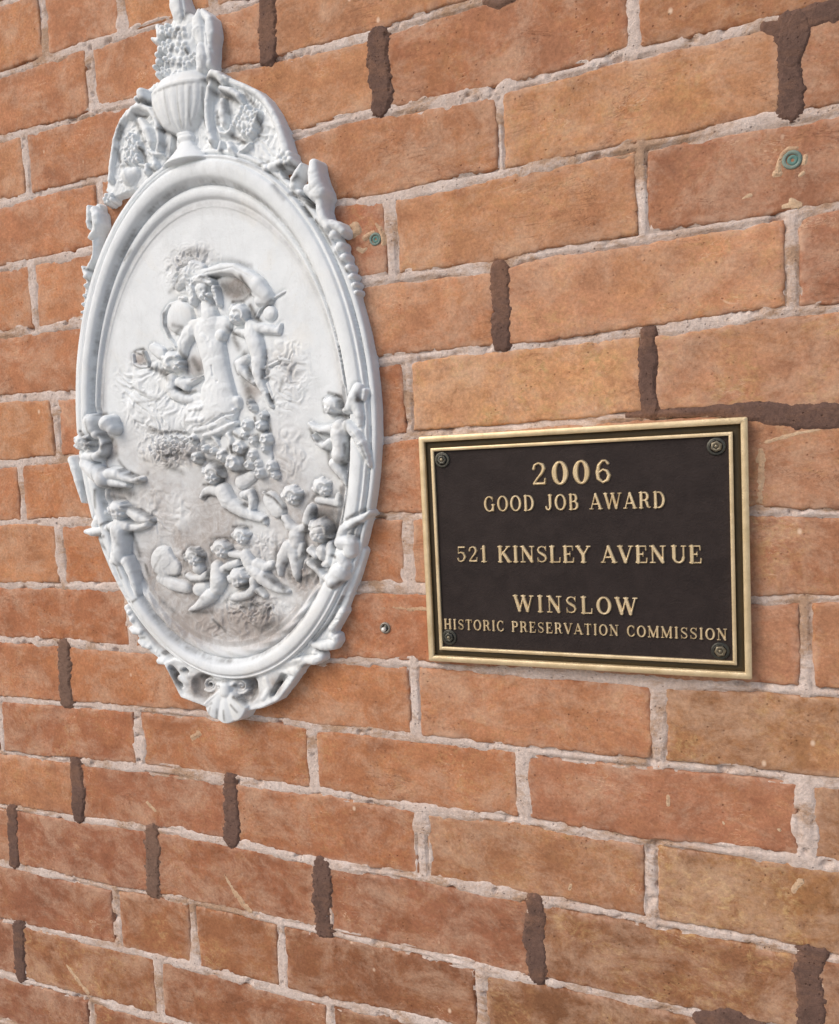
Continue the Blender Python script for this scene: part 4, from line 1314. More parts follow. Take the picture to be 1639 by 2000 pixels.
STROKES = {
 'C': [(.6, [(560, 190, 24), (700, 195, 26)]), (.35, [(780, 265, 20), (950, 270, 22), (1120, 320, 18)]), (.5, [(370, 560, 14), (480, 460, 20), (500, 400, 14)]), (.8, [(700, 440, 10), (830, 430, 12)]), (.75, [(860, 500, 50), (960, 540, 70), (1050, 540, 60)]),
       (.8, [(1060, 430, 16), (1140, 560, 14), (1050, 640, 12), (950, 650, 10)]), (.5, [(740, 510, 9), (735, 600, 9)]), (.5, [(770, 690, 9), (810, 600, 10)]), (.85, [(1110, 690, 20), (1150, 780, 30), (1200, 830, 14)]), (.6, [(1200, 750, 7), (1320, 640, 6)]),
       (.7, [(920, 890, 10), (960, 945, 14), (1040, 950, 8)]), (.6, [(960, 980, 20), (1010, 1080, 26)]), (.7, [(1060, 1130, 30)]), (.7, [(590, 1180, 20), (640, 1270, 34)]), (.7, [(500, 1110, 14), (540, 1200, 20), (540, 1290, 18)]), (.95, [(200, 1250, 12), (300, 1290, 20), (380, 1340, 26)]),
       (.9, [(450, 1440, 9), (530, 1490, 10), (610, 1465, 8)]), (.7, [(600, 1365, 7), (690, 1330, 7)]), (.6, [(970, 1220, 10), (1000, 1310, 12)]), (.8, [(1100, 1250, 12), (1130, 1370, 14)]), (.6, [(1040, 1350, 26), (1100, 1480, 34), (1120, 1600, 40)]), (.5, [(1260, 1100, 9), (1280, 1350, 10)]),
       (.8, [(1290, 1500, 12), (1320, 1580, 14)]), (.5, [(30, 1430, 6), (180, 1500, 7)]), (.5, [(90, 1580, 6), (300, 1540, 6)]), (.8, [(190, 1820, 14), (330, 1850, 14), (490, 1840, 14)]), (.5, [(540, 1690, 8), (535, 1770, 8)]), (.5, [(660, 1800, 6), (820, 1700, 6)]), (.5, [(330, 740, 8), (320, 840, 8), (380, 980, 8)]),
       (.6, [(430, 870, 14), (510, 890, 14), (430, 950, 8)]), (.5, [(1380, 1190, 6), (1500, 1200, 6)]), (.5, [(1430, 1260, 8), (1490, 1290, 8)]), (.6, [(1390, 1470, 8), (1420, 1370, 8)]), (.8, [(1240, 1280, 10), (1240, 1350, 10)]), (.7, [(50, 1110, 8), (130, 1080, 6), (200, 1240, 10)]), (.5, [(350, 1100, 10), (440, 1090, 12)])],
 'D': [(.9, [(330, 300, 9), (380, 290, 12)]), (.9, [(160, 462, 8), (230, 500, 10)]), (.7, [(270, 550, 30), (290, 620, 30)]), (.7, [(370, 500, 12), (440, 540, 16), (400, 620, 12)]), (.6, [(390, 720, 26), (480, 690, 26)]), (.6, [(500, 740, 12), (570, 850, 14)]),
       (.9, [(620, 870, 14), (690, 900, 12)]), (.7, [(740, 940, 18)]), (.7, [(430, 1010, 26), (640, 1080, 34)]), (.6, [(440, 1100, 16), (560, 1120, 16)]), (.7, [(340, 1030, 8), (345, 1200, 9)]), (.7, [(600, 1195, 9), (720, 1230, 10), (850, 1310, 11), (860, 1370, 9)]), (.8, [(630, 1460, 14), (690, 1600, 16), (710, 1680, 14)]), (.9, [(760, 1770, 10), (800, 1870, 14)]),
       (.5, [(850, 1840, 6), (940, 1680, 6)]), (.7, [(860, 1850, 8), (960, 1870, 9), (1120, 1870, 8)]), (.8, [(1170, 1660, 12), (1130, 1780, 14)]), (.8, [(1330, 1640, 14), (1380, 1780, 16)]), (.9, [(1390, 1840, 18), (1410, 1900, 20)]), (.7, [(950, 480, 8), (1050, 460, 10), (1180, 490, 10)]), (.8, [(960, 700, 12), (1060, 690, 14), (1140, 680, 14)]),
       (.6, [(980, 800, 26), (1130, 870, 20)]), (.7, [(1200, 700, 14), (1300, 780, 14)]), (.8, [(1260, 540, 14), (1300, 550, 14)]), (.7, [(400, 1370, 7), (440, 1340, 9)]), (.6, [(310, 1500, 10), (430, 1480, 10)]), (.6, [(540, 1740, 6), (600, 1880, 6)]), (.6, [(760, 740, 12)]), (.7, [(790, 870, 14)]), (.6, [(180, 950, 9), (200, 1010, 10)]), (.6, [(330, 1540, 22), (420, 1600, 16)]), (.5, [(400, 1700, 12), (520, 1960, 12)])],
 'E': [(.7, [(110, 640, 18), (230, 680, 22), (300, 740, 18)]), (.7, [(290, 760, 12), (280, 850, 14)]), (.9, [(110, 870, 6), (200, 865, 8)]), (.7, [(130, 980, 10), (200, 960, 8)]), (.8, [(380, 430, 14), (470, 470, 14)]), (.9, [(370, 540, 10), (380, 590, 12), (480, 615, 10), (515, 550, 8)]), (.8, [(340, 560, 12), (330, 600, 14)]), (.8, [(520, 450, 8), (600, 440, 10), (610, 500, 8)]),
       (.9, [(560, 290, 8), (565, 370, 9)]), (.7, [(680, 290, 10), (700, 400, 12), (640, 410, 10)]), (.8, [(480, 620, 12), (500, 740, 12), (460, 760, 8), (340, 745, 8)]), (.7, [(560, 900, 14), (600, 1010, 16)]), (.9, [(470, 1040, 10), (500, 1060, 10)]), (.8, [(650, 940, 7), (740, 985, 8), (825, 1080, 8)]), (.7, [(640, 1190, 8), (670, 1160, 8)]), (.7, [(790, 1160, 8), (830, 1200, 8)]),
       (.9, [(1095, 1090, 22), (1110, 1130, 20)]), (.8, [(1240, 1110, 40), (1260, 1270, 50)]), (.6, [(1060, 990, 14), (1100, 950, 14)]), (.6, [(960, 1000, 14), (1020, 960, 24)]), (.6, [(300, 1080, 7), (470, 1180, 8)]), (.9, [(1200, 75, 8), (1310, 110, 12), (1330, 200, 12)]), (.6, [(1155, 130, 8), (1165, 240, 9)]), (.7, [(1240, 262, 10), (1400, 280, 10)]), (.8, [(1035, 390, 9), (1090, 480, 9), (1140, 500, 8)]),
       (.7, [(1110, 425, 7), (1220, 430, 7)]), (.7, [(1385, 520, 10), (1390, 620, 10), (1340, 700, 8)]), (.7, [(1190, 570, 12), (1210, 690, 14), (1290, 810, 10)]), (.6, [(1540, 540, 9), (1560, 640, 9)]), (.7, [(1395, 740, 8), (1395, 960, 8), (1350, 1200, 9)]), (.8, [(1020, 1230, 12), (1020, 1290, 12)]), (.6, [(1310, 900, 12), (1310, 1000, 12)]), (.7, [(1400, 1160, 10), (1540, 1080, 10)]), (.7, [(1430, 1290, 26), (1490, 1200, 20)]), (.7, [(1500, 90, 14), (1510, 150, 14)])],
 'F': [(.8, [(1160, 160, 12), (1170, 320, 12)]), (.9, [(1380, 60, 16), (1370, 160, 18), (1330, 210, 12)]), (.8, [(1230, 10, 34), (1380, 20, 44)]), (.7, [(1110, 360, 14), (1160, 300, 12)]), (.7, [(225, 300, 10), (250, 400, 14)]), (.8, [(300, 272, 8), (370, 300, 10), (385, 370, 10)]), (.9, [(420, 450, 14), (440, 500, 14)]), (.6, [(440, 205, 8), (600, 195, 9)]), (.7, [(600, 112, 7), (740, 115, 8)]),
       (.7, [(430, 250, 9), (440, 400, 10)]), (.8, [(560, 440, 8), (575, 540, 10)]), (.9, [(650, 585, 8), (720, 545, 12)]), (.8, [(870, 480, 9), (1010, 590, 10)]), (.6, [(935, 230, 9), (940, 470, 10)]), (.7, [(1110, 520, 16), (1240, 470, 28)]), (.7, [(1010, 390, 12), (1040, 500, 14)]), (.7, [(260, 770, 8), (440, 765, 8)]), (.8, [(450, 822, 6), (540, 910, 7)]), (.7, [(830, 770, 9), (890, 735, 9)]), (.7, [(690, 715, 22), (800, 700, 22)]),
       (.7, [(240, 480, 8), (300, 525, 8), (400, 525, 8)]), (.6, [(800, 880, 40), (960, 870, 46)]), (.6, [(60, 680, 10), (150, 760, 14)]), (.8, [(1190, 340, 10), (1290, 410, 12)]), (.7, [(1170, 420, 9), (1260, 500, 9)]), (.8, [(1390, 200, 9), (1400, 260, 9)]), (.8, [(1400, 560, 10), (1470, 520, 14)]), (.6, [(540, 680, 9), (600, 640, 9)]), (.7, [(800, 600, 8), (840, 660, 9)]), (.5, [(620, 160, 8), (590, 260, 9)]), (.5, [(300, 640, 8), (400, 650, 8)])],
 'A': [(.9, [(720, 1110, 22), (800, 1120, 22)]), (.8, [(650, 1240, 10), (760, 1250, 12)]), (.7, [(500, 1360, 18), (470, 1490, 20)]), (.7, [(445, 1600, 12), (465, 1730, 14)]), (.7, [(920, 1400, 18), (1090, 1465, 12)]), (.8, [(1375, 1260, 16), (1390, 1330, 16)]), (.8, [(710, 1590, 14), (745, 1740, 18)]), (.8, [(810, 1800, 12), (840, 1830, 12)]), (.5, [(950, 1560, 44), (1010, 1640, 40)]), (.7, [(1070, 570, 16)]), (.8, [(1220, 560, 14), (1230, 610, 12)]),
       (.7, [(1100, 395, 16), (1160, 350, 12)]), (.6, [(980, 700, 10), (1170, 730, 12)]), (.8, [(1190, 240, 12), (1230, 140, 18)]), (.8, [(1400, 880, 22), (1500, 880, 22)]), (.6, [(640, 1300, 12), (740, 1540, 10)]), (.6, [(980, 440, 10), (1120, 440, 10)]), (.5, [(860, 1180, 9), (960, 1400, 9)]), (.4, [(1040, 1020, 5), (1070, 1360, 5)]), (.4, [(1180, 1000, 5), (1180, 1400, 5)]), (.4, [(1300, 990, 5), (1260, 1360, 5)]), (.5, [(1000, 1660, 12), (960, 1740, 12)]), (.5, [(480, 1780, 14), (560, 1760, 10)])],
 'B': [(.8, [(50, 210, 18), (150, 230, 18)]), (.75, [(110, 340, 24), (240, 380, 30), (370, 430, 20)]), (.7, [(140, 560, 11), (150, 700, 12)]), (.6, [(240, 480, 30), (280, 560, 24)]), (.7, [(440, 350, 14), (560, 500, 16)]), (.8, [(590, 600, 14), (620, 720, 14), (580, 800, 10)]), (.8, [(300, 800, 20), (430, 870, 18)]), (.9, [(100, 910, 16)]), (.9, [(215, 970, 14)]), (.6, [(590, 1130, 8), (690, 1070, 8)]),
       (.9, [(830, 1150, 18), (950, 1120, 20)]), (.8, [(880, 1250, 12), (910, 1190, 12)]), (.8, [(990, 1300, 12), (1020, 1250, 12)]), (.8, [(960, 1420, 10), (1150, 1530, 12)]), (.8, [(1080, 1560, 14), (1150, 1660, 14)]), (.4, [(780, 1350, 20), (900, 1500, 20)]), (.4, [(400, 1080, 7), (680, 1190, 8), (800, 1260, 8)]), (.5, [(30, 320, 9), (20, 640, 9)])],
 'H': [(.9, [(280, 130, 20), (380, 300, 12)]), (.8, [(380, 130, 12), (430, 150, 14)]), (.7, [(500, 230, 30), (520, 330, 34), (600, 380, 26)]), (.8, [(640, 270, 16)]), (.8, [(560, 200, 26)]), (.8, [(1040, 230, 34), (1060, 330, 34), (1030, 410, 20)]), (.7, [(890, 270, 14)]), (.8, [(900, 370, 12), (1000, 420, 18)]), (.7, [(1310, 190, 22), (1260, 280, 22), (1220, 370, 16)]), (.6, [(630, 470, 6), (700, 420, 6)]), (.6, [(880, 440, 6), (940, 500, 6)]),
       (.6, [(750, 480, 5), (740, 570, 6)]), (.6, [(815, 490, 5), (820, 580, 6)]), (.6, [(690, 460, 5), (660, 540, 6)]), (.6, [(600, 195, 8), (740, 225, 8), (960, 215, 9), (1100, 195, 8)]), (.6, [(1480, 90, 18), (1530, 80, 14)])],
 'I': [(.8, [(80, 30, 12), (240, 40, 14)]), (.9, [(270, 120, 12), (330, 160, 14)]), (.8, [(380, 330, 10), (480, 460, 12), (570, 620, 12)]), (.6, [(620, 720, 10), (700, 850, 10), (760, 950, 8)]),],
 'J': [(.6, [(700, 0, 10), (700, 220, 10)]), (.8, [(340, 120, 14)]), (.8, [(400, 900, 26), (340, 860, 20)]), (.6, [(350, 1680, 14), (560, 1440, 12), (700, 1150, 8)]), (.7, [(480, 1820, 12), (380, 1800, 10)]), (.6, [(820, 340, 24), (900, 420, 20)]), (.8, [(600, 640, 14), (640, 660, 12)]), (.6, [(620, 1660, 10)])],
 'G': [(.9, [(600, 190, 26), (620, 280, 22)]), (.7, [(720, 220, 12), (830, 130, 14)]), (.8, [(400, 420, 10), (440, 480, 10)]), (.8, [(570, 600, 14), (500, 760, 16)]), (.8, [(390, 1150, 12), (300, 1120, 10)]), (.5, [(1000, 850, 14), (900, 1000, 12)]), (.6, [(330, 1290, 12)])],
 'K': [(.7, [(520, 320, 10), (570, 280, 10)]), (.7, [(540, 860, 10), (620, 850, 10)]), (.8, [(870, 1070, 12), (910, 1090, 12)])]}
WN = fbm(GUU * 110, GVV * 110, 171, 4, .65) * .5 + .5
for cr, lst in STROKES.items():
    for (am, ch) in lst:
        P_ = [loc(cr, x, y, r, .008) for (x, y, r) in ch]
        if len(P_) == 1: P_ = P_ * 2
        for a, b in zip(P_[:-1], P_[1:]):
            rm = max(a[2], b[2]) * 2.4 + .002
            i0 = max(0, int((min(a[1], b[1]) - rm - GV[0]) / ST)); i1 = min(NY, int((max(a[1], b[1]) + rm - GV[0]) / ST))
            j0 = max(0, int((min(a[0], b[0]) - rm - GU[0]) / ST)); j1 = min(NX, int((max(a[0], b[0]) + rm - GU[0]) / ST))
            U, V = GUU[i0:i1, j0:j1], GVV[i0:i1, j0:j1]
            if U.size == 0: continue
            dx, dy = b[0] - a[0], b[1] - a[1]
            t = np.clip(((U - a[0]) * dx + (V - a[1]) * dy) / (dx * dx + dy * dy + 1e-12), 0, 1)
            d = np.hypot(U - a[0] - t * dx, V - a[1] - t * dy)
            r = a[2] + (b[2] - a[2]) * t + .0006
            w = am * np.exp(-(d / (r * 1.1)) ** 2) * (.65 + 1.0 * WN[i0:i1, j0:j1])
            DARK_MARKS[i0:i1, j0:j1] = np.maximum(DARK_MARKS[i0:i1, j0:j1], w)
DARK_MARKS = DARK_MARKS * .88
DARK_MARKS = np.maximum(DARK_MARKS, .55 * np.exp(-((R2 - 1.006) / .009) ** 2) * np.clip(WN * 2.2 - .5, .15, 1.1))  # darker ring along the frame groove
DARK_MARKS = np.maximum(DARK_MARKS, .28 * np.exp(-((R3 - .995) / .012) ** 2) * np.clip(WN * 2 - .4, .1, 1))
panel_like = np.isin(LAB, [i for i, L_ in enumerate(LAYERS) if L_.name in ('relief_panel', 'rope_molding', 'bottom_plate')])
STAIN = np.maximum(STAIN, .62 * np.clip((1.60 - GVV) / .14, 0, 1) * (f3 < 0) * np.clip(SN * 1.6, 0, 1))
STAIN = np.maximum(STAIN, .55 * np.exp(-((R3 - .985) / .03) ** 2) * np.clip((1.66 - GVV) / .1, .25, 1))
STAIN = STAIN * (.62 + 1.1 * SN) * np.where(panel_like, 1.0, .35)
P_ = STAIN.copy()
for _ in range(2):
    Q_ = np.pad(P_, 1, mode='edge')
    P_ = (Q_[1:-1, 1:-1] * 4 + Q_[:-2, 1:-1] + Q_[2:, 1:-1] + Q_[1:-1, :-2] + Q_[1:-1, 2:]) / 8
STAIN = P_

RO = (-0.4365, 0.0, 1.567)
relief = empty('relief_ornament', RO)
tag(relief, 'tall oval white sculpted relief with cherubs and an urn crest hung on the brick wall', 'wall sculpture')
vgrid = world_xyz(GUU, GVV, HH + .0015).reshape(-1, 3) - np.array(RO)
cell_lab = LAB[:-1, :-1]
cell_ok = (HH[:-1, :-1] > -.0039) | (HH[1:, 1:] > -.0039) | (HH[:-1, 1:] > -.0039) | (HH[1:, :-1] > -.0039)
fidx = np.arange(NY * NX).reshape(NY, NX)
quad = np.stack([fidx[:-1, :-1], fidx[:-1, 1:], fidx[1:, 1:], fidx[1:, :-1]], -1)
for i, L_ in enumerate(LAYERS):
    mk = (cell_lab == i) & cell_ok
    if mk.sum() < 6:
        continue
    v_, f_, a_ = compact(vgrid, quad[mk], {'stain': STAIN.ravel(), 'dark_mark': DARK_MARKS.ravel()})
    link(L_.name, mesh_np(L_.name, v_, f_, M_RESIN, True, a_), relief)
del ALLF

# ------------------------------------------------------------------ the bronze plaque
PU0, PU1, PV0, PV1 = -0.2290, 0.0267, 1.3500, 1.5436     # at the front face
c0 = at([818, 1460, 1470, 838], [853, 814, 1328, 1290], .010)
PU0 = float((c0[0][0] + c0[0][3]) / 2); PU1 = float((c0[0][1] + c0[0][2]) / 2)
PV1 = float((c0[1][0] + c0[1][1]) / 2); PV0 = float((c0[1][2] + c0[1][3]) / 2)
PO = ((PU0 + PU1) / 2, 0.0, (PV0 + PV1) / 2)
plaque = empty('bronze_plaque', PO)
tag(plaque, 'rectangular dark bronze award plaque with raised gold border and lettering bolted to the bricks', 'plaque')


def frame_mesh(name, ins0, ins1, zf, zi, zo, mat, rad=0.0, bev=.0005):
    """rectangular ring between insets ins0 and ins1 with bevelled front; zf front height, zi/zo where the inner and outer sides end"""
    def ring(ins, r, z):
        x0, x1, y0, y1 = PU0 + ins, PU1 - ins, PV0 + ins, PV1 - ins
        pts = []
        r = max(r, .0002)
        n = 6
        for (cx, cy, a0) in [(x1 - r, y1 - r, 0), (x0 + r, y1 - r, 90), (x0 + r, y0 + r, 180), (x1 - r, y0 + r, 270)]:
            for j in range(n + 1):
                a = math.radians(a0 + 90 * j / n)
                pts.append((cx + r * math.cos(a), -z, cy + r * math.sin(a)))
        # extra points on the long sides so that the edges can wander
        return np.array(pts)
    rings = [ring(ins0, rad, zo), ring(ins0, rad, zf - bev), ring(ins0 + bev, max(rad - bev, 0), zf), ring(ins1 - bev, max(rad - ins1, 0), zf), ring(ins1, max(rad - ins1, 0), zf - bev), ring(ins1, max(rad - ins1, 0), zi)]
    n = len(rings[0])
    V_ = np.concatenate(rings)
    F_ = []
    for k_ in range(len(rings) - 1):
        for j in range(n):
            j2 = (j + 1) % n
            F_.append((k_ * n + j, k_ * n + j2, (k_ + 1) * n + j2, (k_ + 1) * n + j))
    return link(name, mesh_np(name, V_ - np.array(PO), np.array(F_), mat, False), plaque)


def slab(name, ins, z0, z1, mat):
    x0, x1, y0, y1 = PU0 + ins, PU1 - ins, PV0 + ins, PV1 - ins
    P = np.array([(x0, -z0, y0), (x1, -z0, y0), (x1, -z1, y0), (x0, -z1, y0), (x0, -z0, y1), (x1, -z0, y1), (x1, -z1, y1), (x0, -z1, y1)])
    F = np.array([(0, 1, 2, 3), (4, 7, 6, 5), (3, 2, 6, 7), (0, 4, 5, 1), (1, 5, 6, 2), (0, 3, 7, 4)])
    return link(name, mesh_np(name, P - np.array(PO), F, mat, False), plaque)


frame_mesh('outer_border', 0.0, .0048, .0108, .0060, -.002, M_GOLD, .0016, .0004)
frame_mesh('border_groove', .00485, .0102, .0072, .004, .004, M_GROOVE, 0, .0002)
frame_mesh('inner_border', .0102, .0130, .0104, .006, .006, M_GOLD, 0, .0003)
FZ = .0082
# pebbled dark field
nu, nv_ = 150, 110
us = np.linspace(PU0 + .0130, PU1 - .0130, nu); vv = np.linspace(PV0 + .0130, PV1 - .0130, nv_)
U, V = np.meshgrid(us, vv)
H = FZ + .00014 * fbm(U * 60, V * 60, 201, 3) + .00012 * fbm(U * 400, V * 400, 203, 2)
vts = world_xyz(U, V, H).reshape(-1, 3)
link('field', mesh_np('field', vts - np.array(PO), grid_faces(nv_, nu), M_FIELD), plaque)

# lettering: a slab-serif capital alphabet drawn with strokes
TK, TN = .104, .052


def arc(cx, cy, rx, ry, a0, a1, wk=TK, wn_=TN, n=18):
    out = []
    for j in range(n + 1):
        a = math.radians(a0 + (a1 - a0) * j / n)
        w = wn_ + (wk - wn_) * abs(math.cos(a)) ** 1.5
        out.append((cx + rx * math.cos(a), cy + ry * math.sin(a), w))
    return out


def st(x0, y0, x1, y1, w, w2=None):
    return [(x0, y0, w), (x1, y1, w2 if w2 is not None else w)]


def ser(x, top, h=.125):
    y = .965 if top else .035
    return st(x - h, y, x + h, y, .042)


GLY = {
 'I': (.42, [st(.21, .05, .21, .95, TK), ser(.21, 0), ser(.21, 1)]),
 'H': (.92, [st(.2, .05, .2, .95, TK), st(.72, .05, .72, .95, TK), st(.2, .5, .72, .5, TN), ser(.2, 0), ser(.2, 1), ser(.72, 0), ser(.72, 1)]),
 'L': (.74, [st(.2, .05, .2, .95, TK), ser(.2, 1), ser(.2, 0), st(.1, .035, .66, .035, .042), st(.66, .035, .675, .28, .042)]),
 'E': (.76, [st(.2, .05, .2, .95, TK), st(.08, .035, .66, .035, .042), st(.66, .035, .675, .26, .042), st(.08, .965, .62, .965, .042), st(.62, .965, .635, .75, .042), st(.2, .51, .47, .51, TN), st(.47, .39, .47, .63, .03)]),
 'N': (.92, [st(.18, .05, .18, .95, TN), st(.74, .05, .74, .95, TN), st(.2, .94, .72, .07, TK), ser(.18, 0), ser(.74, 1), st(.04, .965, .2, .965, .042)]),
 'A': (.9, [st(.13, .05, .42, .95, TN), st(.44, .93, .76, .06, TK), st(.22, .33, .66, .33, TN), ser(.13, 0, .11), ser(.77, 0, .13)]),
 'V': (.88, [st(.14, .94, .43, .07, TK), st(.75, .95, .46, .05, TN), ser(.14, 1, .13), ser(.75, 1, .11)]),
 'W': (1.26, [st(.13, .94, .37, .07, TK), st(.62, .93, .39, .06, TN), st(.62, .93, .86, .07, TK), st(1.12, .95, .89, .06, TN), ser(.13, 1, .12), ser(.62, 1, .12), ser(1.12, 1, .11)]),
 'M': (1.1, [st(.17, .05, .17, .95, TN), st(.19, .94, .53, .1, TK), st(.88, .94, .55, .1, TN), st(.91, .05, .91, .95, TK), ser(.17, 0), ser(.91, 0), st(.05, .965, .19, .965, .042), st(.88, .965, 1.04, .965, .042)]),
 'K': (.9, [st(.2, .05, .2, .95, TK), st(.26, .42, .7, .95, TN), st(.40, .58, .74, .06, TK), ser(.2, 0), ser(.2, 1), ser(.7, 1, .11), ser(.76, 0, .12)]),
 'Y': (.86, [st(.13, .94, .42, .47, TK), st(.73, .95, .45, .47, TN), st(.43, .05, .43, .48, TK), ser(.43, 0), ser(.13, 1, .12), ser(.73, 1, .11)]),
 'T': (.78, [st(.39, .05, .39, .95, TK), ser(.39, 0), st(.08, .965, .7, .965, .042), st(.08, .965, .07, .73, .03), st(.7, .965, .71, .73, .03)]),
 'U': (.88, [st(.19, .95, .19, .32, TK), arc(.44, .32, .25, .275, 180, 360, TK * .8), st(.70, .95, .70, .32, TN), ser(.19, 1), ser(.70, 1, .11)]),
 'J': (.62, [st(.42, .95, .42, .26, TK), arc(.27, .26, .15, .215, 0, -150, TK * .8), [(.12, .22, .07)] * 2, ser(.42, 1)]),
 'P': (.76, [st(.2, .05, .2, .95, TK), ser(.2, 0), st(.08, .965, .42, .965, .042), arc(.42, .72, .22, .245, 90, -90), st(.2, .475, .42, .475, TN)]),
 'R': (.86, [st(.2, .05, .2, .95, TK), ser(.2, 0), st(.08, .965, .42, .965, .042), arc(.42, .73, .21, .235, 90, -90), st(.2, .495, .42, .495, TN), [(.45, .49, .05), (.58, .36, TK), (.64, .12, TK * .8), (.74, .04, .04), (.82, .08, .028)]]),
 'B': (.8, [st(.2, .05, .2, .95, TK), st(.08, .965, .40, .965, .042), st(.08, .035, .42, .035, .042), arc(.40, .745, .19, .22, 90, -90), st(.2, .525, .42, .525, TN), arc(.42, .28, .23, .245, 90, -90)]),
 'D': (.88, [st(.2, .05, .2, .95, TK), st(.08, .965, .40, .965, .042), st(.08, .035, .40, .035, .042), arc(.40, .5, .33, .465, 90, -90)]),
 'O': (.9, [arc(.45, .5, .33, .47, 0, 360, n=36)]),
 'C': (.82, [arc(.45, .5, .33, .47, 48, 318, n=30), st(.70, .94, .70, .68, .03), [(.66, .2, .03), (.72, .30, .028)]]),
 'G': (.92, [arc(.45, .5, .33, .47, 48, 320, n=30), st(.70, .94, .70, .68, .03), st(.72, .08, .72, .42, TK * .85), st(.60, .44, .84, .44, .042)]),
 'S': (.72, [[(.60, .78, .036), (.52, .92, .036), (.36, .965, .036), (.2, .90, .05), (.135, .76, .066), (.19, .63, .076), (.36, .52, .082), (.54, .41, .078), (.61, .26, .068), (.55, .11, .05), (.37, .035, .036), (.2, .08, .036), (.12, .24, .036)], st(.61, .97, .61, .72, .028), st(.115, .03, .115, .29, .028)]),
 '0': (.7, [arc(.35, .5, .235, .465, 0, 360, TK * 1.05, n=34)]),
 '1': (.56, [st(.30, .05, .30, .95, TK), ser(.30, 0, .15), [(.30, .95, .03), (.22, .86, .03), (.12, .82, .03)]]),
 '2': (.7, [[(.13, .72, .062), (.17, .88, .045), (.34, .962, .04), (.51, .88, .068), (.56, .72, .078), (.48, .54, .066), (.28, .30, .045), (.12, .09, .04)], st(.13, .075, .58, .075, .056), st(.58, .075, .60, .27, .042)]),
 '5': (.7, [st(.18, .93, .56, .93, .05), st(.17, .93, .15, .56, .032), [(.15, .55, .032), (.31, .62, .04), (.49, .55, .066), (.58, .34, .078), (.49, .12, .058), (.31, .04, .042), (.17, .09, .045), (.13, .21, .06)]]),
 '6': (.7, [[(.55, .82, .058), (.46, .94, .04), (.33, .945, .045), (.18, .76, .068), (.12, .46, .078), (.15, .2, .07), (.33, .04, .042), (.51, .13, .064), (.58, .32, .076), (.5, .51, .058), (.34, .58, .036), (.17, .45, .042)]])}
GM = {}


def glyph_mesh(ch):
    if ch in GM:
        return GM[ch]
    w, strokes = GLY[ch]
    stp = .021
    X, Y = np.meshgrid(np.arange(-.10, w + .12, stp), np.arange(-.10, 1.12, stp))
    S = np.full(X.shape, 9.0)
    for s_ in strokes:
        for a, b in zip(s_[:-1], s_[1:]):
            dx, dy = b[0] - a[0], b[1] - a[1]
            t = np.clip(((X - a[0]) * dx + (Y - a[1]) * dy) / (dx * dx + dy * dy + 1e-12), 0, 1)
            S = np.minimum(S, np.hypot(X - a[0] - t * dx, Y - a[1] - t * dy) - (a[2] + (b[2] - a[2]) * t))
    S = S - .004
    H = np.clip(-S / .028, -1.2, 1)
    vts = np.stack([X - w / 2, -H * .0012, Y], -1).reshape(-1, 3)     # depth in metres, scaled only in x and z
    keep = (np.minimum(np.minimum(S[:-1, :-1], S[1:, :-1]), np.minimum(S[:-1, 1:], S[1:, 1:])) < .02)
    vts, f, _ = compact(vts, grid_faces(*X.shape, mask=keep))
    GM[ch] = mesh_np('letter', vts, f, M_GOLD)
    return GM[ch]


def text_line(txt, xa, ya, xb, yb, hpx, space=.50, track=.06, kern=None):
    """txt from photo pixel (xa, ya) to (xb, yb) on the baseline, cap height hpx at the middle"""
    h = .0095
    (u0, u1), (v0, v1) = at([xa, xb], [ya, yb], h)
    um, vm = at([(xa + xb) / 2] * 2, [(ya + yb) / 2, (ya + yb) / 2 - hpx], h)
    cap = float(vm[1] - vm[0])
    base = float(v0 + v1) / 2
    x = 0.0
    pos = []
    for i, ch in enumerate(txt):
        if ch == ' ':
            x += space
            continue
        w = GLY[ch][0]
        if kern and i in kern:
            x += kern[i]
        pos.append((ch, x + w / 2, w))
        x += w + track
    tot = x - track
    k_ = (float(u1 - u0)) / tot
    for (ch, cx, w) in pos:
        o = link('letter', glyph_mesh(ch), plaque, (float(u0) + cx * k_ - PO[0], -FZ - .0001, base - PO[2]))
        o.scale = (min(k_, cap * 1.25), 1.0, cap)
        if k_ < cap * .9:
            o.scale = (k_, 1, cap)


text_line('2006', 1037, 950, 1196, 942, 46, track=.17)
text_line('GOOD JOB AWARD', 945, 999, 1301, 993, 31, space=.62, track=.10)
text_line('521 KINSLEY AVENUE', 891, 1098, 1373, 1101, 33, space=.52, track=.06, kern={16: .16})
text_line('WINSLOW', 1003, 1195, 1246, 1202, 33, track=.17)
text_line('HISTORIC PRESERVATION COMMISSION', 867, 1230, 1421, 1250, 21, space=.62, track=.12)


# bolts
def lathe_obj(name, prof, n, mat, parent, o_loc, sm=True, rot=0.0):
    """prof: list of (radius, height in front of the wall)"""
    V_, F_ = [], []
    for (r, z) in prof:
        for j in range(n):
            a = 2 * math.pi * j / n + rot
            V_.append((r * math.cos(a), -z, r * math.sin(a)))
    for k_ in range(len(prof) - 1):
        for j in range(n):
            j2 = (j + 1) % n
            F_.append((k_ * n + j, k_ * n + j2, (k_ + 1) * n + j2, (k_ + 1) * n + j))
    return link(name, mesh_np(name, np.array(V_), np.array(F_), mat, sm), parent, o_loc)


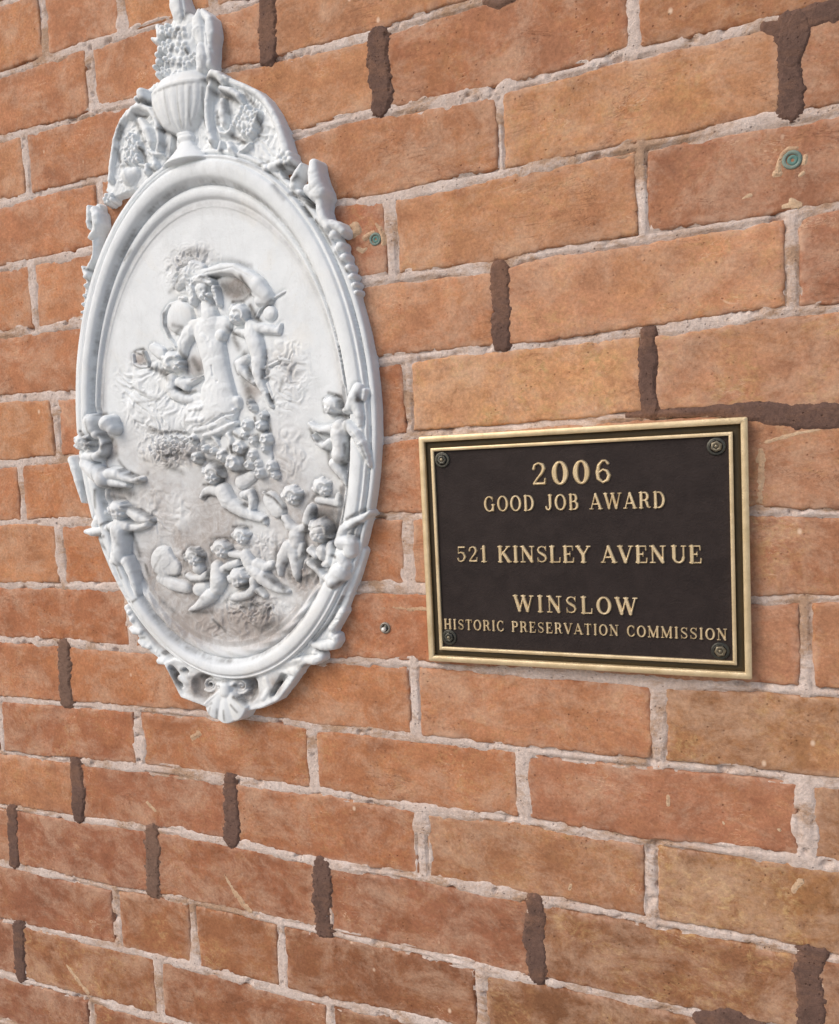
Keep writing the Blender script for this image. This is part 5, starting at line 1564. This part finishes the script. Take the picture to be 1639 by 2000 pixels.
for bi_, (bx_, by_, rub) in enumerate([(863, 898, 0), (1399, 872, 1), (877, 1245, 0), (1407, 1272, 1)]):
    u, v = at(bx_, by_, .0095)
    L0 = (float(u) - PO[0], 0, float(v) - PO[2])
    b_ = lathe_obj('bolt', [(.0068, FZ - .001), (.0068, FZ + .0006), (.0062, FZ + .0013), (.0052, FZ + .0008), (.0046, FZ + .0011)], 14, M_BOLT, plaque, L0, True)
    nut = lathe_obj('nut', [(.0043, FZ), (.0043, FZ + .0020), (.0036, FZ + .0024), (.0020, FZ + .0024), (.0017, FZ + .0014)], 6, M_BOLTG if rub else M_BOLT, b_, (0, 0, 0), False, bi_ * .4)
    lathe_obj('stud', [(.0017, FZ), (.0015, FZ + .0026), (.0012, FZ + .0030), (.00005, FZ + .0030)], 12, M_BOLTG, b_, (0, 0, 0))


# ------------------------------------------------------------------ old fixings left in the wall
def ring_plaster(parent, u, v, r, seed, pts, mat=M_CREAM, hh=.0012):
    for j, q in enumerate(pts):
        smear('plaster_ring', [(u + a * r, v + b * r, w * r * 1.0) for a, b, w in q], mat, hh, parent, seed + j * 5, rag=.35, hsc=300, origin=(u, 0, v))


def plug(px_, py_, r, label, seed, pts):
    u, v = at(px_, py_)
    u, v = float(u), float(v)
    t_ = empty('wall_plug', (u, 0, v))
    tag(t_, label, 'wall plug', 'plastic plugs left in the bricks')
    lathe_obj('sleeve', [(r, -.004), (r * .96, .0002), (r * .84, .0007), (r * .60, .0005), (r * .55, -.001)], 20, M_TEAL, t_, (0, 0, 0))
    lathe_obj('bore', [(r * .58, -.0010), (r * .50, .0002), (r * .30, .0004), (r * .18, -.0003), (.00005, -.0006)], 16, M_TEALD, t_, (0.0004, 0, -.0002))
    ring_plaster(t_, u, v, r, seed, pts)
    return t_


plug(1547, 312, .0068, 'teal plastic plug ringed with cream plaster in the brick above and right of the plaque', 500,
     [[(-1.3, -.9, .25), (-1.25, -.2, .22), (-.95, .6, .22), (-.3, 1.15, .22), (.5, 1.1, .16)], [(1.15, -.5, .18), (1.25, .1, .2)], [(-1.6, -1.1, .3), (-1.2, -1.2, .25)], [(.7, -1.7, .12), (1.0, -1.5, .14)]])
plug(733, 467, .0058, 'greenish plastic plug in chipped brick right beside the upper edge of the white relief', 540,
     [[(-1.7, .4, .35), (-.9, .8, .3), (-.3, 1.0, .2)], [(.8, 1.4, .2), (1.1, .6, .36), (1.3, -.4, .3), (1.2, -.9, .2)], [(.2, 2.2, .12), (.7, 1.5, .16)], [(-2.9, -1.0, .3), (-2.2, -1.4, .3), (-1.6, -1.2, .2)], [(-3.9, 2.6, .2), (-3.2, 2.4, .6), (-2.9, 1.8, .6), (-3.6, 1.3, .5)]])
u, v = at(753, 1226)
ta = empty('wall_anchor', (float(u), 0, float(v)))
tag(ta, 'small grey metal screw anchor with a bright tip in the brick between relief and plaque', 'screw anchor')
lathe_obj('sleeve', [(.0052, -.004), (.0052, .0010), (.0042, .0018), (.0034, .0012), (.0030, -.001)], 16, M_STEEL, ta, (0, 0, 0))
lathe_obj('screw_tip', [(.0022, -.002), (.0022, .0022), (.0014, .0032), (.00005, .0034)], 14, M_STEELB, ta, (-.0012, 0, -.0014))
lathe_obj('socket', [(.0031, -.002), (.0031, .0004), (.00005, .0004)], 16, M_BOLT, ta, (0, 0, 0))

# ------------------------------------------------------------------ ground
P = np.array([(-60, -60, 0), (60, -60, 0), (60, 60, 0), (-60, 60, 0)], float)
g = link('ground', mesh_np('ground', P, np.array([(0, 1, 2, 3)]), M_GROUND, False))
g['kind'] = 'structure'
print('objects', len(bpy.data.objects), 'tris', sum(2 * len(o.data.polygons) for o in bpy.data.objects if o.type == 'MESH'))
